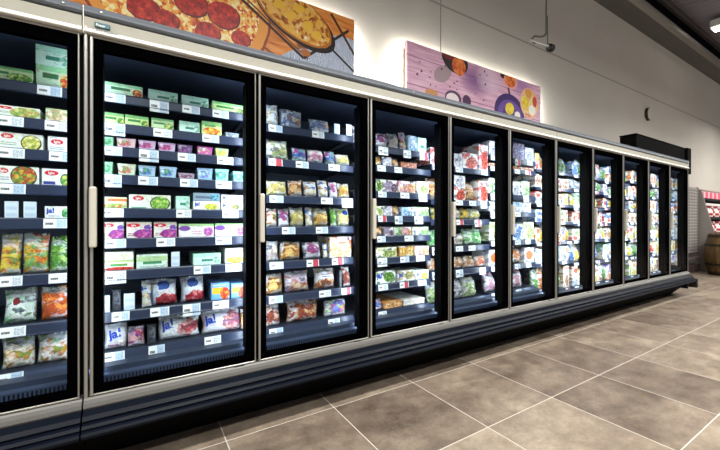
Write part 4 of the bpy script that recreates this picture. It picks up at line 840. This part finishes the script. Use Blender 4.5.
egg = g.ramp(g.noise(v, 14, 3), [(.35, '#b8401c'), (.5, '#e87a34'), (.7, '#f4a860')]); yolk = g.ramp(g.noise(v, 12, 3), [(.35, '#d8b018'), (.6, '#f2de4a')])
mixf = g.ramp(g.noise(v, 13, 2), [(.35, '#d8643a'), (.5, '#ecd89a'), (.65, '#e8b84a')])
I = []
def q(px, pz): return px - P2X, pz - PZ
ln(2.2, 2.79, 4.7, 2.765, .004, '#a06a86'); ln(2.2, 2.5, 4.7, 2.46, .004, '#8f4a5e'); ln(2.2, 2.63, 4.7, 2.62, .002, '#c898b0')
I.append(('s', *q(3.32, 2.74), .3, .2, 0, '#7a4a86', .85)); I.append(('s', *q(4.22, 2.86), .3, .16, 0, '#9a6aa6', .7)); I.append(('s', *q(3.55, 2.8), .25, .2, 0, '#e8d0e0', .6))
el(2.79, 2.70, .14, .085, '#a99096', .5, .4)
el(2.98, 2.9, .21, .15, '#2a1a20', -.2, .1); el(2.88, 2.93, .1, .05, '#7a2420', 0, .3); el(3.04, 2.84, .11, .105, egg, 0, .12)
el(3.86, 2.94, .09, .06, '#2a1620', .4, .3); el(3.98, 2.87, .14, .1, '#e8a8a8', 0, .04); el(3.97, 2.88, .115, .085, egg, 0, .1); ln(3.93, 2.78, 3.97, 2.66, .018, '#3a1a3a')
el(3.96, 2.47, .30, .235, '#3d2466', 0, .03); el(3.97, 2.45, .24, .18, '#6a4698', 0, .04); el(3.98, 2.42, .17, .125, '#4a2e78', 0, .05); el(3.96, 2.52, .09, .075, yolk, .3, .08)
el(4.12, 2.46, .06, .05, '#f0eadf', 0, .2)
el(4.38, 2.66, .205, .205, '#e8b0a0', 0, .03); el(4.38, 2.66, .18, .182, mixf, 0, .04); el(4.29, 2.66, .085, .075, yolk, 0, .1); el(4.44, 2.58, .075, .07, '#f4efe2', 0, .1); el(4.36, 2.79, .08, .06, '#e09a4a', 0, .2); el(4.5, 2.70, .05, .07, '#c8442e', 0, .3)
el(2.95, 2.46, .13, .09, '#5a3a5a', 0, .06); el(2.94, 2.45, .1, .07, '#efe0e0', 0, .1); el(3.17, 2.47, .07, .07, '#4a2a4a', 0, .2); el(2.62, 2.46, .09, .04, '#c88a4a', 0, .3)
rs = random.Random(4)
for i in range(22): el(rs.uniform(2.4, 3.6), rs.uniform(2.5, 2.9), rs.uniform(.006, .016), rs.uniform(.006, .014), '#5a2a44', 0, 0)
bf_m = g.bsdf(layers(g, x, z, v, pink, I), .4, 0, .3)
edge_m = plain('poster_edge', '#8f7a72', .5)
def poster(x0, x1, z1, mat, label, wires):
    e = empty('wall_poster', ((x0 + x1) / 2, .965, PZ), label, 'poster')
    f = finish('print_panel', B(0, x1 - x0, 0, .008, 0, z1 - PZ), mat, None); f.parent = e; f.matrix_parent_inverse = Matrix.Translation(-e.location); f.location = (x0, .945, PZ)
    finish('panel_frame', B(x0 + .0, x1 - .0, .9535, .985, PZ, z1, bev=.003), edge_m, e)
    for w in wires: finish('hanging_wire', tube([(w, .97, z1 - .01), (w, .97, 4.73)], .006), plain('steel_wire', '#8f8c86', .4, .5), e)
    for w in (x0 + .4, x1 - .4): finish('wall_bracket', B(w - .03, w + .03, .984, 1.05, PZ + .3, PZ + .36), plain('bracket_grey', '#6a6a6a', .5), e)
poster(P1X, 1.66, 2.945, pz_m, 'wide poster of pepperoni pizza and gratin above the near freezers', (.2,))
poster(P2X, 4.635, 2.932, bf_m, 'wide pink poster of egg bowls above the middle freezers', (2.78,))
# ------------------------------------------------------------------ corner behind the far end
g = G('perforated_steel'); v = g.coord(); x, y, z = g.xyz(v)
hx = g.M('SUBTRACT', g.M('FRACT', g.M('DIVIDE', x, .098)), .5); hz = g.M('SUBTRACT', g.M('FRACT', g.M('DIVIDE', z, .064)), .5)
hole = g.M('MULTIPLY', g.M('LESS_THAN', g.M('ABSOLUTE', hx), .24), g.M('LESS_THAN', g.M('ABSOLUTE', hz), .3))
perf_m = g.bsdf(g.mix(hole, '#a8a29c', '#0a0808'), .45, .3)
e = empty('perforated_panel', (9.9, .8, 0), 'grey perforated steel panel standing behind the far freezer end', 'panel')
finish('perforated_sheet', B(9.0, 10.37, .79, .802, .42, 1.82), perf_m, e)
for x in (9.0, 10.345): finish('upright', B(x, x + .035, .78, .815, 0, 1.84, bev=.004), plain('rack_upright', '#77736d', .45, .3), e)
finish('base_board', B(9.0, 10.385, .76, .99, .0, .16, bev=.005), plain('rack_base', '#3a2826', .5), e)
finish('lower_shelf', B(9.02, 10.36, .745, .788, .3, .33), plain('rack_shelf', '#6a5c58', .5), e)
# bottle rack with slanted side
e = empty('bottle_rack', (11.3, .8, 0), 'dark shelf rack of white and red bottles behind the oak barrel', 'rack')
dark = plain('rack_dark', '#191416', .5); gab = plain('rack_gable_grey', '#8d8781', .5, .2)
bm = bmesh.new(); a = [bm.verts.new((10.40, y_, z_)) for y_, z_ in ((1.04, 0), (.55, 0), (.55, .9), (.592, 1.081), (.735, 1.715), (.75, 1.78), (1.04, 1.78))]
fc = bm.faces.new(a); r = bmesh.ops.extrude_face_region(bm, geom=[fc]); bmesh.ops.translate(bm, vec=(.03, 0, 0), verts=[q_ for q_ in r['geom'] if isinstance(q_, bmesh.types.BMVert)]); bmesh.ops.recalc_face_normals(bm, faces=bm.faces[:])
finish('side_panel', bm, gab, e)
finish('back_panel', B(10.43, 14.5, 1.0, 1.04, 0, 1.78), dark, e)
finish('top_rail', B(10.43, 14.5, .75, .8, 1.775, 1.80), plain('rack_top_rail', '#a0867e', .5), e)
finish('price_rail', B(10.43, 14.5, .68, .70, 1.445, 1.495), plain('rack_price_rail', '#d8d2cc', .4), e)
SH = [(1.61, .72), (1.19, .62), (.85, .565)]
for z_, y_ in SH:
    finish('shelf', B(10.43, 14.5, y_, 1.0, z_ - .05, z_), dark, e)
bot = plain('bottle_white', '#e4ddd8', .25); cap = plain('bottle_red', '#a8242c', .35); pk = plain('pink_pack', '#d85a72', .4)
def bottle(x_, y_, z_, body, top, label, grp):
    o = finish('bottle', lathe([(.04, 0), (.045, .01), (.045, .12), (.03, .155), (.016, .175), (.016, .2)], 0, 0, 14), body, None, smooth=True)
    o.location = (x_, y_, z_ + .001)
    finish('cap', lathe([(.019, .2), (.019, .235), (.015, .24)], 0, 0, 12), top, o)
    finish('label_band', lathe([(.0455, .035), (.0462, .037), (.0462, .085), (.0455, .087)], 0, 0, 14), top, o)
    tag(o, label, 'bottle', grp)
for si, (z_, y_) in enumerate(SH):
    for k in range(9):
        x_ = 10.56 + k * .15
        if si == 0:
            o = finish('snack_pack', B(-.062, .062, 0, .1, 0, .14, bev=.006, seg=2), pk if k % 2 else plain('pale_pink_pack', '#e8b0b8', .4)); o.location = (x_, y_ + .01, z_ + .001)
            tag(o, '%s pack, %s from the slanted side panel, top shelf of the bottle rack' % ('deep pink' if k % 2 else 'pale pink', ORD[k + 1]), 'pack', 'pink packs on the top shelf of the bottle rack')
        else:
            b_, c_ = (bot, cap) if (k + si) % 3 else (cap, bot)
            bottle(x_, y_ + .06, z_, b_, c_, '%s bottle, %s from the slanted side panel, %s shelf of the bottle rack' % ('white red-capped' if b_ is bot else 'red white-capped', ORD[k + 1], ORD[si + 1]), 'bottles on the %s shelf of the bottle rack' % ORD[si + 1])
# oak barrel
e = empty('oak_barrel', (10.08, .28, 0), 'brown oak barrel with dark hoops standing on the tiles past the freezers', 'barrel')
g = G('oak_staves'); v = g.coord(); x, y, z = g.xyz(v)
ang = g.M('ARCTAN2', g.M('SUBTRACT', y, .28), g.M('SUBTRACT', x, 10.08)); st_ = g.M('FRACT', g.M('MULTIPLY', ang, 24 / 6.2832)); gap = g.M('LESS_THAN', st_, .07)
sv = g.n('ShaderNodeVectorMath', operation='MULTIPLY'); g.L.new(v, sv.inputs[0]); sv.inputs[1].default_value = (12, 12, 1.5)
col = g.ramp(g.noise(sv.outputs[0], 1.6, 4), [(.3, '#33240f'), (.55, '#5c451f'), (.75, '#806230')])
oak = g.bsdf(g.mix(gap, col, '#1e130b'), .5)
finish('barrel_body', lathe([(.27, 0), (.29, .08), (.325, .22), (.345, .42), (.325, .62), (.29, .76), (.27, .84)], 10.08, .28, 40), oak, e, smooth=True)
hm = plain('hoop_iron', '#2a2522', .45, .5)
for za, zb, ra, rb in ((.02, .07, .278, .292), (.2, .245, .324, .331), (.59, .635, .333, .324), (.77, .82, .290, .277)):
    finish('hoop', lathe([(ra - .01, za), (ra + .004, za), (rb + .004, zb), (rb - .01, zb)], 10.08, .28, 40), hm, e)
finish('barrel_head', lathe([(.25, .835), (.25, .848)], 10.08, .28, 32), plain('oak_head', '#5e4226', .55), e)
# ------------------------------------------------------------------ light
def area(name, loc, rot, sx, sy, power, col, spread=180):
    l = bpy.data.lights.new(name, 'AREA'); l.shape = 'RECTANGLE'; l.size = sx; l.size_y = sy; l.energy = power; l.color = col; l.spread = R(spread)
    o = bpy.data.objects.new(name, l); C.objects.link(o); o.location = loc; o.rotation_euler = rot; return o
def aim(o, d): o.rotation_euler = Vector(d).to_track_quat('-Z', 'Y').to_euler()
cold = (.80, .90, 1)
LEDP = 3.3
for k in range(-1, 11):
    x = seam_x(k) + (.02 if k == 0 else 0)
    for s_ in (-1, 1):
        if (k == 10 and s_ == 1) or (k == -1 and s_ == -1): continue
        o = area('led_tube_light', (x + s_ * .02, .1, 1.12), (0, 0, 0), .024, 1.42, LEDP * (1.15 if k < 2 else 1 if k < 5 else 1.25), cold)
        d = Vector((s_ * .93, .37, 0)); zax = -d.normalized(); yax = Vector((0, 0, 1)); xax = yax.cross(zax)
        o.rotation_euler = Matrix((xax, yax, zax)).transposed().to_euler()
warm = (1, .98, .94)
for x in (-2.2, 1.2, 4.6, 8.0, 11.4, 15):
    area('aisle_and_fill_lamp', (x, -2.0, 3.9), (0, 0, 0), 1.3, .25, 118, warm, 150)
area('aisle_and_fill_lamp', (12.5, -.8, 3.9), (0, 0, 0), 1.3, .25, 90, warm, 160)  # added lamp, there only to brighten the wall and bottle rack
for x in (0, 5, 10): area('hall_lamp', (x, -3.5, 3.9), (0, 0, 0), 1.5, .3, 150, warm)
# lamps hidden behind and above the posters wash the wall
for x0, x1, z1 in ((P1X, 1.66, 2.945), (P2X, 4.635, 2.932)):
    for xx, s_ in ((x0 + .02, -1), (x1 - .02, 1)):
        o = area('poster_edge_light', (xx, 1.01, 2.45), (0, 0, 0), .02, .85, 16, (1, .97, .9))
        dv = Vector((s_, .35, 0)).normalized(); zax = -dv; yax = Vector((0, 0, 1)); xax = yax.cross(zax); o.rotation_euler = Matrix((xax, yax, zax)).transposed().to_euler()
    o = area('poster_edge_light', ((x0 + x1) / 2, 1.01, z1 - .02), (0, 0, 0), x1 - x0, .02, 9, (1, .97, .9)); aim(o, (0, .35, 1))
w = bpy.data.worlds.new('world'); bpy.context.scene.world = w; w.use_nodes = True
w.node_tree.nodes['Background'].inputs[0].default_value = (.9, .94, 1, 1); w.node_tree.nodes['Background'].inputs[1].default_value = .7
